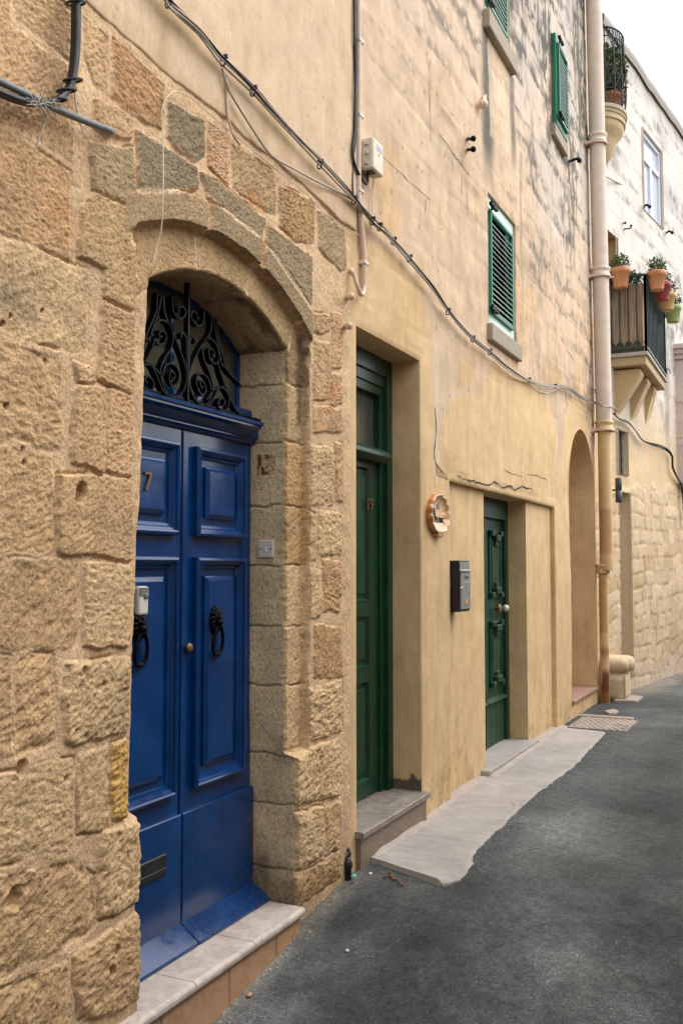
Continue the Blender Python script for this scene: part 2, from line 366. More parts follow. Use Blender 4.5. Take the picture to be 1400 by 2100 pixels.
M = dict(
    stone=m_stone(), plaster=m_plaster('weathered_plaster', .6), cream=m_plaster('cream_plaster', .45),
    blue=m_gloss('blue_gloss_paint', (.0004, .041, .165), (.0004, .027, .112), .09), green=m_gloss('green_gloss_paint', (.002, .047, .021), (.0015, .030, .014), .24),
    greenold=m_gloss('old_green_paint', (.008, .060, .026), (.005, .036, .018), .38),
    mint=simple('mint_paint', (.58, .76, .70), .5, var=.15), shut=simple('shutter_green_paint', (.006, .155, .085), .42, var=.25, stretch=(1, 1, 6)),
    slat=simple('slat_paint', (.52, .66, .60), .45, var=.2), dark=simple('dark_interior', (.006, .008, .008), .9),
    iron=simple('black_wrought_iron', (.0025, .0025, .003), .5, .0, bst=.3, spec=.12), brass=simple('old_brass', (.22, .135, .06), .5, .6, scale=60),
    black=simple('black_rubber', (.012, .012, .014), .5), white=simple('white_plastic', (.62, .585, .53), .42, var=.06), cable=simple('grey_cable', (.40, .36, .30), .6),
    beige=simple('beige_plastic', (.62, .55, .42), .45, var=.08), conduit=simple('painted_conduit', (.62, .47, .36), .6, var=.12, scale=12), steel=simple('galvanised_pipe', (.16, .175, .18), .55, .1),
    ironbox=simple('black_sheet_metal', (.014, .014, .015), .42, .3, var=.4, scale=14), boxfront=simple('grey_worn_metal', (.25, .26, .245), .5, .3, var=.25, scale=25),
    terra=simple('terracotta', (.42, .17, .07), .75, var=.2), glaze=simple('glazed_terracotta', (1, 1, 1), .35, var=.18, scale=18, coat=.5, tint=True),
    asphalt=m_asphalt(), pave=m_concrete('concrete_paving', (.285, .262, .24), (.42, .392, .362)), kerb=m_concrete('pale_mortar', (.34, .285, .245), (.44, .375, .32)),
    marble=m_marble('grey_pink_marble', (.36, .30, .262), (.56, .485, .43), (.27, .18, .145), .34), granite=m_marble('brown_granite', (.16, .115, .085), (.25, .19, .14), (.08, .055, .04), .4, 22),
    granitetop=m_marble('worn_granite_top', (.15, .12, .10), (.28, .245, .215), (.09, .07, .055), .4, 9), tile=m_marble('terracotta_tile', (.36, .20, .105), (.46, .28, .16), (.28, .13, .07), .5, 9),
    glass=m_glass('old_glass', (.75, .78, .75)), reed=m_reed(), leaf=m_leaf(), blind=simple('cream_blind', (.50, .375, .19), .85, var=.2, scale=8),
    pipe=simple('pipe_paint', (1, 1, 1), .6, var=.1, scale=8, tint=True), tinted=simple('painted_stone', (1, 1, 1), .9, var=.12, scale=25, bst=.35, bdist=.008, tint=True),
    rail=simple('dark_green_iron', (.022, .045, .042), .45, .3), whitewin=simple('white_window_paint', (.72, .76, .82), .35, var=.05),
    pot1=simple('orange_plastic', (.60, .27, .13), .5, var=.1), pot2=simple('red_plastic', (.32, .06, .055), .45, var=.1), pot3=simple('yellow_plastic', (.66, .42, .15), .5, var=.1), pot4=simple('lime_plastic', (.36, .46, .17), .5, var=.1),
    pink=simple('pink_painted_stone', (.66, .54, .49), .85, var=.12, scale=10), twig=simple('dry_twig', (.22, .10, .05), .9), litter=simple('pale_litter', (.65, .6, .55), .7), teal=simple('teal_plastic', (.15, .42, .38), .5),
    ink=simple('black_ink', (.03, .025, .025), .5), blue_label=simple('grey_blue_label', (.38, .40, .50), .5), grit=simple('grit', (.10, .105, .10), .9, var=.5, scale=60), wood=simple('brown_door_wood', (.30, .12, .045), .6),
    lime=simple('lime_mortar', (.55, .42, .29), .95), copper=simple('copper_tag', (.55, .28, .13), .5), ceramic=simple('ceramic_knob', (.6, .58, .52), .25, coat=.5), lampgrey=simple('dark_grey_lamp', (.05, .06, .065), .5),
)
SKY = 0.15; SUN = 0.7; EXPO = 1.36
# ================================================================== STONE HOUSE (blue door)
stone_house = thing('stone_house', 'limestone block house with the blue arched double door and cream plaster above', 'house', (3.0, 0, 0))
XL, XR, DOORY = 3.02, 4.16, .25
_jl = [at(*q_, .018) for q_ in [(318, 575), (312, 700), (309, 800), (304, 985), (294, 1130), (287, 1330), (283, 1500), (279, 1600), (277, 1678), (274, 1700), (276, 1785), (270, 1860), (275, 1880), (277, 2000), (276, 2100)]][::-1]
def lean(z): return np.interp(z, [a[1] for a in _jl], [a[0] for a in _jl]) - XL
def arch_in(x): return 2.945 - 1.02 + np.sqrt(np.maximum(1.02 ** 2 - (np.asarray(x) - 3.557) ** 2, .0))
def arch_ring(x): return 3.108 - 1.386 + np.sqrt(np.maximum(1.386 ** 2 - (np.asarray(x) - 3.5) ** 2, 0))
def arch_hood(x): return 3.235 - 1.56 + np.sqrt(np.maximum(1.56 ** 2 - (np.asarray(x) - 3.5) ** 2, 0))
# lower edge of the cream plaster
_pb = [at(*q) for q in [(-60, -190), (60, -90), (168, 0), (211, 38), (246, 71), (296, 114), (357, 171), (404, 204), (464, 250), (500, 288), (560, 330), (597, 364), (640, 402), (697, 458), (736, 486), (790, 520)]]
_pbx = np.array([p[0] for p in _pb]); _pbz = np.array([p[1] for p in _pb])
def zplaster(x): return np.interp(x, _pbx, _pbz) + .012 * fbm(np.asarray(x) * 9, np.asarray(x) * 0 + 3, 3, 5)

TAN = (.53, .385, .235); WARM = (.56, .395, .245); GREY = (.25, .215, .155); PALE = (.58, .445, .28); OCH = (.52, .345, .13); PINKT = (.53, .365, .235)
def px(*pts): return [at(*p) for p in pts]
BL = []   # polygon, height, roughness, tint, eroded
def blk(P, h=.005, r=1.0, t=TAN, er=0.0): BL.append((P, h, r, t, er))
# wall courses left of the door
blk(px((-90, -110), (22, -30), (22, 82), (-40, 40), (-90, 0)), t=WARM)
blk(px((32, -70), (152, 30), (150, 128), (80, 72), (33, 32)), t=TAN)
blk(px((-90, -10), (20, 48), (80, 95), (132, 130), (151, 142), (152, 333), (80, 283), (-90, 205)), t=WARM)
blk(px((-90, 222), (0, 257), (143, 352), (143, 530), (60, 496), (0, 474), (-90, 445)), t=(.53, .37, .22))
blk(px((-90, 455), (0, 484), (160, 547), (181, 556), (178, 723), (147, 723), (0, 679), (-90, 650)), t=PALE, er=.3)
blk(px((-90, 668), (0, 690), (102, 733), (126, 738), (125, 920), (110, 922), (0, 894), (-90, 875)), t=TAN, er=.7)
blk(px((-90, 890), (0, 909), (105, 932), (110, 1128), (100, 1136), (0, 1131), (-90, 1128)), t=TAN, er=.5)
blk(px((-90, 1145), (0, 1145), (114, 1146), (160, 1163), (160, 1316), (137, 1328), (0, 1332), (-90, 1336)), t=TAN, er=.6)
blk(px((-90, 1348), (22, 1347), (25, 1548), (-90, 1580)), t=TAN, er=.8)
blk(px((31, 1350), (110, 1340), (114, 1518), (100, 1532), (31, 1552)), t=TAN, er=.9)
blk(px((-90, 1608), (0, 1588), (150, 1552), (152, 1700), (140, 1740), (70, 1753), (0, 1777), (-90, 1800)), t=PALE, er=.4)
blk(px((-90, 1818), (0, 1797), (60, 1785), (150, 1762), (196, 1794), (197, 1898), (170, 1923), (0, 2006), (-90, 2050)), t=TAN, er=.9)
blk(px((-90, 2075), (0, 2032), (137, 1970), (137, 2180), (-90, 2290)), t=TAN, er=.9)
blk(px((-90, 2315), (300, 2120), (300, 2300), (-90, 2500)), t=TAN, er=.8)
# quoins beside the door stand proud of the wall
Q = .025
blk(px((191, 202), (246, 229), (266, 246), (264, 286), (236, 280), (189, 262)), Q, t=TAN)
blk(px((187, 293), (270, 305), (275, 391), (255, 417), (186, 387)), Q, .8, (.36, .29, .19))
blk(px((166, 424), (186, 393), (256, 428), (263, 492), (303, 560), (300, 642), (212, 612), (212, 549), (160, 527)), Q, .9, (.48, .355, .21))
blk(px((210, 622), (303, 655), (297, 818), (244, 803), (202, 777)), Q, 1.1, WARM)
blk(px((152, 743), (182, 755), (196, 783), (157, 783)), Q * .9, t=PALE)
blk(px((157, 789), (212, 798), (210, 970), (183, 958), (145, 946)), Q, t=TAN)
blk(px((222, 800), (299, 827), (293, 985), (241, 975), (215, 963)), Q * .7, 1, WARM)
blk(px((118, 972), (212, 977), (291, 994), (288, 1152), (250, 1150), (183, 1140), (122, 1140), (115, 1122)), Q, .8, TAN, .2)
blk(px((171, 1158), (197, 1154), (285, 1166), (281, 1323), (228, 1326), (171, 1326)), Q * .8, 1, PALE, .3)
blk(px((129, 1358), (223, 1350), (281, 1340), (278, 1497), (245, 1508), (148, 1533), (130, 1520)), Q, 1.1, PALE, 1.0)
blk(px((160, 1548), (220, 1531), (225, 1697), (200, 1706), (160, 1711)), Q * .6, 1, PALE, .5)
blk(px((227, 1527), (280, 1509), (276, 1672), (246, 1683), (227, 1683)), Q * .7, 1.6, (.56, .385, .14), 1.0)
blk(px((208, 1705), (291, 1686), (291, 1785), (285, 1848), (231, 1875), (203, 1883), (200, 1815)), Q, 1.2, PALE, .9)
blk(px((149, 1957), (206, 1917), (290, 1862), (292, 1985), (292, 2045), (230, 2078), (160, 2092)), Q, 1, TAN, .8)
for P_, *_r in BL[14:]:                                    # the quoins run through to the worn arris
    for i_, (x_, z_) in enumerate(P_):
        if x_ > XL + float(lean(z_)) - .095: P_[i_] = (x_ + .14, z_)
# around the arch
blk(px((175, 30), (218, 80), (222, 193), (195, 173), (172, 105)), t=TAN)
blk(px((236, 86), (332, 178), (334, 269), (321, 262), (257, 228), (229, 198)), .016, 1.4, (.47, .30, .17), .3)
blk(px((280, 267), (345, 306), (401, 344), (405, 388), (340, 394), (286, 396), (279, 357)), .02, .8, GREY)
blk(px((343, 206), (418, 248), (420, 319), (400, 334), (372, 318), (343, 284)), .014, 1.2, (.26, .22, .155), .4)
blk(px((427, 246), (465, 279), (467, 384), (429, 341)), .012, 1, PINKT)
blk(px((475, 293), (561, 354), (566, 443), (554, 440), (475, 388)), .014, 1.2, (.41, .305, .19), .4)
blk(px((571, 380), (643, 411), (643, 500), (609, 497), (573, 464)), .014, 1.2, (.43, .30, .165), .2)
blk(px((650, 428), (705, 474), (709, 547), (698, 558), (652, 508)), .014, 1.1, (.36, .29, .19), .3)
blk(px((410, 353), (440, 372), (543, 450), (535, 493), (480, 454), (424, 405)), .02, .8, (.29, .24, .165))
blk(px((545, 460), (637, 527), (637, 626), (630, 632), (588, 572), (545, 508)), .02, .8, (.29, .24, .165))
def arcblk(x0, x1, lo, hi, gap, **k):
    xs = np.linspace(x0, x1, 9)
    blk([(x, float(lo(x)) + gap) for x in xs] + [(x, float(hi(x)) - gap) for x in xs[::-1]], **k)
for (x0, x1, t) in ((2.80, 3.358, (.40, .31, .20)), (3.392, 3.800, (.33, .265, .175)), (3.838, 4.33, (.31, .25, .165))):
    arcblk(x0, x1, lambda x: arch_ring(x) - .02, arch_hood, .008, h=.028, r=.6, t=t)
RB0 = len(BL)
for (x0, x1, t) in ((2.9, 3.362, (.52, .38, .225)), (3.392, 3.765, (.47, .355, .21)), (3.795, 4.30, (.46, .345, .205))):
    arcblk(x0, x1, lambda x: arch_in(x) - .03, lambda x: arch_ring(x) + .02, .004, h=.010, r=.6, t=t)
# jamb strip and wall right of the door
jz = [at(600, y, .04)[1] for y in (700, 790, 908, 1038, 1160, 1285, 1405, 1545)]
for a, b, t in zip(jz[:-1], jz[1:], ((.30, .225, .13), (.44, .34, .21), (.50, .34, .185), (.48, .335, .18), PALE, PALE, PALE)):
    blk([(4.12, b + .005), (4.36, b + .005), (4.36, a - .005), (4.12, a - .005)], .012, .8, t, .3)
RB1 = len(BL)
for y0, y1, x0, x1, t, e in ((640, 682, 641, 674, TAN, .2), (640, 755, 678, 699, PINKT, .2), (697, 820, 642, 674, TAN, .3), (765, 830, 678, 700, PINKT, .2), (832, 886, 641, 699, (.53, .36, .225), .3),
                             (912, 1036, 636, 683, PALE, .6), (905, 1030, 688, 701, TAN, .4), (1046, 1138, 650, 697, PALE, .6), (1046, 1150, 634, 645, PALE, .5), (1145, 1256, 660, 697, (.5, .33, .19), .6),
                             (1165, 1268, 634, 656, PALE, .5), (1280, 1390, 643, 699, (.47, .315, .175), .5)):
    blk(px((x0, y0), (x1, y0 + 6), (x1, y1), (x0, y1)), .016, 1.1, t, e)
blk(px((633, 1412), (701, 1393), (701, 1500), (633, 1523)), .02, 1.2, PALE, .9)
blk(px((596, 1545), (697, 1513), (696, 1630), (640, 1646), (598, 1662)), .026, 1.3, PALE, 1.0)
blk(px((598, 1672), (660, 1652), (662, 1755), (600, 1790)), .024, 1.1, PALE, .8)
blk(px((667, 1648), (697, 1640), (695, 1740), (667, 1753)), .02, 1.1, TAN, .9)
blk(px((600, 1802), (697, 1753), (697, 1798), (600, 1868)), .016, 1.2, (.40, .285, .16), 1.0)
HOLES = [(*at(160, 1013), .026, .05)] + [(*at(x, y), r, .03) for x, y, r in ((86, 637, .006), (20, 648, .006), (6, 664, .007), (136, 1596, .009), (167, 1375, .012), (95, 741, .008), (12, 833, .008), (48, 922, .008), (50, 948, .008), (235, 1948, .014), (225, 1990, .016), (45, 1575, .02), (30, 1840, .03))]
def stone_field(X, Z):
    """outward height and tint of the stone face at wall points"""
    Xw = X + .010 * fbm(X * 13, Z * 13, 3, 3) + .004 * fbm(X * 60, Z * 60, 2, 9)
    Zw = Z + .010 * fbm(X * 13, Z * 13, 3, 31) + .004 * fbm(X * 60, Z * 60, 2, 19)
    h = .001 + .005 * fbm(X * 12, Z * 12, 4, 77)
    T = np.empty(X.shape + (3,)); T[:] = (.63, .48, .325); T *= (1 + .12 * fbm(X * 7, Z * 7, 3, 90))[..., None]
    inring = (X > 2.87) & (X < 4.33) & (Z < arch_ring(X)) & (Z > .76)
    for i, (P, bh, r, t, er) in enumerate(BL):
        A = np.array(P); m = (Xw > A[:, 0].min() - .03) & (Xw < A[:, 0].max() + .03) & (Zw > A[:, 1].min() - .03) & (Zw < A[:, 1].max() + .03)
        if RB0 <= i < RB1: m &= inring
        else: m &= ~inring
        if not m.any(): continue
        x = Xw[m]; z = Zw[m]; sd = sdpoly(x, z, P) + (.002 if RB0 - 9 <= i < RB0 else .004) - .002 * er
        k = sstep(-.003, .006 + .007 * er, sd); groove = sstep(.009, .0, np.abs(sd + .003)) * (.001 + .010 * sstep(.58, .85, vn(x * 7, z * 7, i + 3)))
        th = (i * 1.7) % 1.2 - .2; u = X[m] * math.cos(th) + Z[m] * math.sin(th); w = -X[m] * math.sin(th) + Z[m] * math.cos(th)
        g = .0030 * r * fbm(u * 26, w * 85, 3, i * 7) + .0022 * r * fbm(u * 90, w * 110, 2, i * 3) + .005 * er * fbm(u * 14, w * 26, 5, i * 5)
        if er > .25:
            wl = worley(u * 26, w * 34, i); g = g - er * .005 * sstep(.34, .04, wl) * (vn(u * 4, w * 4, i) > .3)
            wl = worley(u * 9, w * 16, i + 50); g = g - er * .007 * sstep(.30, .05, wl)
        else:
            wl = worley(u * 34, w * 70, i); g = g - .0032 * r * sstep(.40, .08, wl)
        g = g - .012 * er * sstep(.05, .0, sd) * sstep(.45, .75, vn(u * 11, w * 11, i + 9))
        h[m] = h[m] * (1 - k) + (bh * .68 + g) * k - groove
        kt = sstep(.0, .010, sd)[..., None]
        tt = np.array(t) * (1 + .10 * fbm(X[m] * 9, Z[m] * 9, 4, i * 11) + .10 * (_h(np.array([i]), np.array([3]), 1)[0] - .5))[..., None]
        gw = sstep(.1, .5, fbm(X[m] * 5, Z[m] * 5, 4, i * 13 + 2))[..., None]; tt = tt * (1 - .35 * gw) + np.array((.30, .235, .15)) * .35 * gw
        T[m] = T[m] * (1 - kt) + tt * kt
    # recessed order of the arch and jamb
    d = np.minimum(np.minimum(X - 2.87, 4.33 - X), np.minimum(arch_ring(X) - Z, (Z - .72) * .5)) + .006 * fbm(X * 18, Z * 18, 3, 4)
    h = h - .048 * sstep(-.004, .010, d)
    for (hx, hz, r, dep) in HOLES:
        q = np.sqrt((X - hx) ** 2 + ((Z - hz) * .8) ** 2) + .3 * r * fbm(X * 40, Z * 40, 2, 8); h = h - dep * sstep(r * 1.25, r * .6, q)
    # dirt, damp and mortar lines, and a dark strip on the upper jamb
    for (P, w, col, a) in MARKS:
        q = sdline(X, Z, P) + .5 * w * fbm(X * 16, Z * 16, 4, 6); k = (a * sstep(w, w * .2, q))[..., None]; T = T * (1 - k) + np.array(col) * k
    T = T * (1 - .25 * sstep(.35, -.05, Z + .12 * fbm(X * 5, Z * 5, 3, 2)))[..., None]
    return h, np.clip(T * np.array((1.08, 1.035, 1.0)), .02, .85)
LIME = (.70, .545, .385)
MARKS = [(px(*l), .013, LIME, .9) for l in ([(420, 398), (427, 472)], [(541, 498), (530, 549)], [(417, 474), (420, 560)], [(528, 548), (517, 615)], [(616, 662), (606, 716)], [(277, 398), (340, 395), (405, 391), (424, 405), (480, 454), (535, 493), (588, 572), (633, 636)], [(268, 300), (277, 395)], [(404, 342), (408, 391)], [(541, 448), (541, 503)], [(264, 490), (283, 530), (303, 572)], [(270, 262), (340, 303), (402, 342), (441, 369), (541, 448), (640, 520)], [(641, 520), (640, 640)])] + [([at(628, 700), at(628, 860)], .05, (.07, .06, .045), .75), ([at(118, 430), at(140, 470)], .10, (.50, .27, .12), .32), ([at(508, 405), at(540, 425)], .06, (.50, .27, .12), .5),
          ([at(10, 600), at(60, 640)], .07, (.17, .155, .12), .5), ([at(660, 830), at(690, 800)], .08, (.5, .26, .14), .4)]
def stone_grid(mb, X, Z, edge=None, tint_mul=1.0):
    h, T = stone_field(X, Z)
    if edge is not None:
        r = .015; s = np.clip(edge, 0, r); h = h - (r - np.sqrt(np.maximum(r * r - (r - s) ** 2, 0)))
    mb.grid(X, -h, Z, True, 0, T * tint_mul)
    return h
mb = MB()
ST = .0045
def cols(x0, x1): return np.linspace(x0, x1, max(2, int(round((x1 - x0) / ST)) + 1))
zn = lambda a, b: max(4, int(round((b - a) / ST)))
def jamb_wob(z, s): return .007 * fbm(z * 9, z * 0 + s, 3, 41) + .004 * fbm(z * 35, z * 0 + s, 2, 43)
ARZ = float(arch_in(XL)); ARZR = float(arch_in(XR))
# left of the opening
xs = cols(1.75, XL); tt = np.linspace(0, 1, zn(-.5, 3.6))
ztop = zplaster(xs) + .05; Zg = -.5 + tt[:, None] * (ztop[None, :] + .5); Xg = np.broadcast_to(xs, Zg.shape).copy()
wob = (.6 * jamb_wob(Zg, 1.0) + lean(Zg)) * (Zg < ARZ); Xg += wob * sstep(.22, 0, XL - Xg)
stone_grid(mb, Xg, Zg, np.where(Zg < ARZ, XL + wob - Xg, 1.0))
# right of the opening
xs = cols(XR, 4.82); tt = np.linspace(0, 1, zn(-.3, 3.5)); ztop = zplaster(xs) + .05
Zg = -.3 + tt[:, None] * (ztop[None, :] + .3); Xg = np.broadcast_to(xs, Zg.shape).copy()
wobR = jamb_wob(Zg, 7.0) * (Zg < ARZR) + .03 * sstep(.74, .70, Zg); Xg += wobR * sstep(.10, 0, Xg - XR)
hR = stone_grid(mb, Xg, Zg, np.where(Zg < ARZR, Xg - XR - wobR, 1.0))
jz_line = Zg[:, 0].copy(); jx_line = Xg[:, 0].copy(); jh_line = -(hR[:, 0])
# above it
xs = cols(XL, XR); tt = np.linspace(0, 1, zn(2.8, 4.3)); z0 = arch_in(xs); ztop = zplaster(xs) + .05
Zg = z0[None, :] + tt[:, None] * (ztop - z0)[None, :]; Xg = np.broadcast_to(xs, Zg.shape).copy()
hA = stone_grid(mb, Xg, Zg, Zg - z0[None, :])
ah_line = -(hA[0]); ax_line = xs; az_line = z0
# reveals: right jamb, soffit, left jamb
def reveal_tint(a, b, z): 
    base = np.empty(a.shape + (3,)); base[:] = (.68, .56, .385); return base * (1 + .16 * fbm(a * 8, b * 5, 4, 61))[..., None]
k = (jz_line < ARZR + .01) & (jz_line > -.3); zl = jz_line[k]; xl = jx_line[k]; yl = jh_line[k]
tt = np.linspace(0, 1, 60); Y = yl[:, None] + tt[None, :] * (.36 - yl[:, None]); Z = np.repeat(zl[:, None], 60, 1)
dis = .003 * fbm(Y * 7, Z * 4, 3, 70) + .0008 * fbm(Y * 30, Z * 30, 3, 71); gr = np.zeros_like(Z)
for zj in jz[1:] + [at(600, 1655)[1], at(600, 1790)[1]]:
    q = np.abs(Z - zj + .012 * fbm(Y * 12, Z * 4, 3, 72)); gr = np.maximum(gr, sstep(.009, .002, q))
e0 = np.minimum(tt * 8, 1)[None, :]
xsm = np.convolve(np.pad(xl, 45, mode='edge'), np.ones(91) / 91, 'valid'); X = xsm[:, None] + (xl - xsm)[:, None] * np.exp(-tt * 14)[None, :] + (dis - .008 * gr) * -1 * e0 * 1.0
T = reveal_tint(Y, Z, 0) * (1 - .35 * gr)[..., None]
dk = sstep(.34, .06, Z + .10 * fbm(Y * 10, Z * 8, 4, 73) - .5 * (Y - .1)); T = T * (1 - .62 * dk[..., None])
pt = sstep(.004, -.004, np.maximum(np.abs(Y - .160) - .052, np.abs(Z - 2.172) - .052) + .004 * fbm(Y * 80, Z * 80, 2, 3))
T = T * (1 - pt[..., None]) + np.array((.56, .44, .28)) * pt[..., None]
rb = pt * sstep(-.05, .25, fbm(Y * 45, Z * 38, 4, 75) + (Y - .165) * 8); T = T * (1 - rb[..., None]) + np.array((.17, .075, .035)) * rb[..., None]
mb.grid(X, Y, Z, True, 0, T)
tt = np.linspace(0, 1, 60); Y = ah_line[:, None] + tt[None, :] * (.36 - ah_line[:, None]); Xs = np.repeat(ax_line[:, None], 60, 1)
dis = .009 * fbm(Y * 12, Xs * 9, 4, 80) + .003 * fbm(Y * 50, Xs * 50, 3, 81)
gr = np.maximum(sstep(.012, .002, np.abs(Xs - 3.785 - .1 * (Y - .1) * 0 + .01 * fbm(Y * 9, Xs * 3, 3, 2))), sstep(.012, .002, np.abs(Xs - 3.38)))
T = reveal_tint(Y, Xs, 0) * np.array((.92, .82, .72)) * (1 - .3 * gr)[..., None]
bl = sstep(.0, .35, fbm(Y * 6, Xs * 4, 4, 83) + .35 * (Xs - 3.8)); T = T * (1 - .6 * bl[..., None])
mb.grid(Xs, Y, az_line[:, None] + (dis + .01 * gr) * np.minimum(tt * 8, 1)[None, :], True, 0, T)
zl = np.linspace(-.4, ARZ, 120); Y = np.linspace(.05, .36, 20)[None, :].repeat(120, 0); Z = zl[:, None].repeat(20, 1)
mb.grid(XL + .6 * jamb_wob(Z, 1.0) + lean(Z) - .003 + .004 * fbm(Y * 20, Z * 10, 3, 85), Y + .012, Z, True, 0, reveal_tint(Y, Z, 0))
# the wall's continuation outside the picture, core and ends
mb.box((-9, .0, -.9), (1.76, .5, 5.6), tint=TAN)
mb.box((1.7, .06, -.9), (XL - .06, .36, 3.3), tint=(.4, .3, .18)); mb.box((XR + .06, .06, -.5), (4.9, .36, 3.6), tint=(.4, .3, .18))
mb.box((XL - .06, .07, 3.08), (XR + .06, .36, 3.6), tint=(.4, .3, .18))
obj('stone_wall', mb, M['stone'], stone_house)

# cream plaster upper wall
mb = MB(); xs = np.linspace(1.75, 4.872, 300); tt = np.linspace(0, 1, 190); z0 = zplaster(xs)
Zg = z0[None, :] + tt[:, None] * (5.62 - z0)[None, :]; Xg = np.broadcast_to(xs, Zg.shape).copy()
h = .014 + .012 * fbm(Xg * 1.6, Zg * 1.6, 3, 101) + .0012 * fbm(Xg * 14, Zg * 9, 4, 102)
e = Zg - z0[None, :]; h = h - .03 * sstep(.012, .0, e)
T = np.empty(Zg.shape + (3,)); T[:] = (.62, .475, .33)
T *= (1 + .09 * fbm(Xg * 2.2, Zg * 2.2, 4, 103) + .05 * fbm(Xg * 14, Zg * 5, 4, 104))[..., None]
cab = [at(*q) for q in [(330, 0), (400, 60), (457, 127), (518, 188), (620, 300), (725, 412)]]
q = sdline(Xg, Zg, cab); below = (Zg < np.interp(Xg, [c[0] for c in cab], [c[1] for c in cab]))
k = (.55 * sstep(.22, .02, q) * below * sstep(-.3, .4, fbm(Xg * 6, Zg * 4, 4, 107) + .3))[..., None]; T = T * (1 - k) + np.array((.50, .335, .175)) * k
k = (.5 * sstep(.0, .06, .10 - e + .05 * fbm(Xg * 7, Zg * 7, 3, 108)))[..., None]; T = T * (1 - k) + np.array((.55, .385, .235)) * k
wl = worley(Xg * 7, Zg * 7, 9); k = (.5 * sstep(.10, .04, wl) * (vn(Xg * 2, Zg * 2, 4) > .45))[..., None]; T = T * (1 - k) + np.array((.33, .22, .12)) * k
mb.grid(Xg, -h, Zg, True, 0, T); mb.box((1.7, .0, 4.1), (4.872, .36, 5.62), tint=(.62, .475, .33)); mb.box((1.7, .02, 3.45), (4.872, .36, 4.12), tint=(.62, .475, .33))
obj('plaster_wall', mb, M['cream'], stone_house)
mb = MB(); mb.box((-9, .62, -.9), (4.86, 5.5, 5.5)); mb.box((-9, .02, 5.6), (4.86, 5.5, 5.72)); obj('roof_slab', mb, M['lime'], stone_house)

# ------------------------------------------------------------------ blue door
FX = 3.557; GX = at(379, 1000, .195)[0]
mb = MB()
# frame: jamb posts, transom cornice, fanlight frame
mb.box((XL - .03, .25, -.02), (XL + .03, .34, 2.36), .004); mb.box((XR - .012, .262, .0), (XR + .05, .34, 2.36), .004)
prof = [(.25, 2.278), (.232, 2.278), (.228, 2.290), (.214, 2.296), (.214, 2.304), (.20, 2.306), (.196, 2.318), (.172, 2.336), (.146, 2.346), (.146, 2.356), (.134, 2.358), (.132, 2.374), (.16, 2.380), (.27, 2.392)]
mb.prism(prof, XL - .04, XR - .07, 'X'); mb.prism([(max(a_, .205), b_) for a_, b_ in prof], XR - .072, XR + .02, 'X')
mb.box((XL - .03, .245, 2.37), (XR + .03, .33, 2.455), .006)
axs = np.linspace(XL - .02, XR + .02, 40); po = [(x, float(arch_in(np.clip(x, XL, XR))) + .03) for x in axs]; pi_ = [(x, float(arch_in(np.clip(x, XL, XR))) - .022) for x in axs]
for i in range(39): mb.prism([pi_[i], pi_[i + 1], po[i + 1], po[i]], .318, .345)
mb.box((XR - .03, .318, 2.45), (XR + .03, .345, 2.79)); mb.box((XL - .03, .318, 2.45), (XL + .01, .345, 2.79))
for xm in (FX,): mb.box((xm - .014, .305, 2.45), (xm + .014, .345, 2.90), .003)
door = obj('blue_double_door', mb, M['blue'], stone_house)
mb = MB(); mb.box((XL, .328, 2.42), (XR, .332, 2.945)); obj('fanlight_glass', mb, M['glass'], door)
mb = MB(); mb.box((XL - .02, .375, 2.36), (XR + .02, .385, 3.0)); obj('fanlight_blind', mb, M['blind'], door)
def blue_leaf(x0, x1, slot):
    mb = MB()
    mb.box((x0 + .002, DOORY, .02), (x1 - .002, .30, 2.285), .003)
    pr = [(0, 0), (0, .026), (.004, .034), (.014, .038), (.022, .034), (.024, .026), (.034, .022), (.040, .012), (.052, .009), (.056, -.001), (.088, -.001), (.088, .012), (.094, .014), (.108, .024), (.112, .024)]
    e = .065
    for z0, z1 in ((1.795, 2.21), (.655, 1.70)):
        mb.rings(x0 + (.085 if not slot else .075), x1 - (.100 if not slot else .055), z0, z1, DOORY, pr)
    mb.box((x0 + .004, DOORY - .022, .07), (x1 - .003, DOORY + .01, .565), .004)
    mb.prism([(DOORY - .018, .098), (DOORY + .01, .098), (DOORY + .01, .005), (.135, .012), (.135, .026)], x0 + .002, x1 - .002, 'X', .002)
    mb.box((x0 + .004, DOORY - .004, .57), (x0 + .045, DOORY + .01, 2.27), .002)
    return mb
leafL = obj('door_leaf', blue_leaf(FX - .598, FX - .002, True), M['blue'], door)
leafR = obj('door_leaf', blue_leaf(FX + .002, XR + .012, False), M['blue'], door)
mb = MB(); mb.box((3.19, DOORY - .030, .338), (3.435, DOORY - .015, .428), .004); mb.box((3.20, DOORY - .034, .352), (3.425, DOORY - .028, .372), .002); obj('letter_slot', mb, M['black'], door)
mb = MB(); mb.lathe([(.0, -.03), (.012, -.03), (.02, -.026), (.022, -.016), (.012, -.010), (.01, 0)], (3.604, DOORY + .002, 1.291), 16, 'Y'); obj('door_knob', mb, M['brass'], door)
mb = MB(); text_mb('17', .115, .004, (at(295, 990, .22)[0], DOORY - .030, 2.012), mb=mb); obj('house_number', mb, M['brass'], door)
mb = MB(); bx_ = at(293, 1233, .205)[0]; mb.box((bx_ - .033, DOORY - .052, 1.455), (bx_ + .033, DOORY - .02, 1.575), .010, seg=2); bell = obj('doorbell', mb, M['white'], door)
mb = MB(); mb.box((bx_ - .029, DOORY - .0555, 1.535), (bx_ + .029, DOORY - .05, 1.570), .002); mb.lathe([(0, -.010), (.011, -.010), (.014, -.006), (.014, 0)], (bx_ + .011, DOORY - .050, 1.535), 14, 'Y'); obj('doorbell_cover', mb, M['steel'], door)
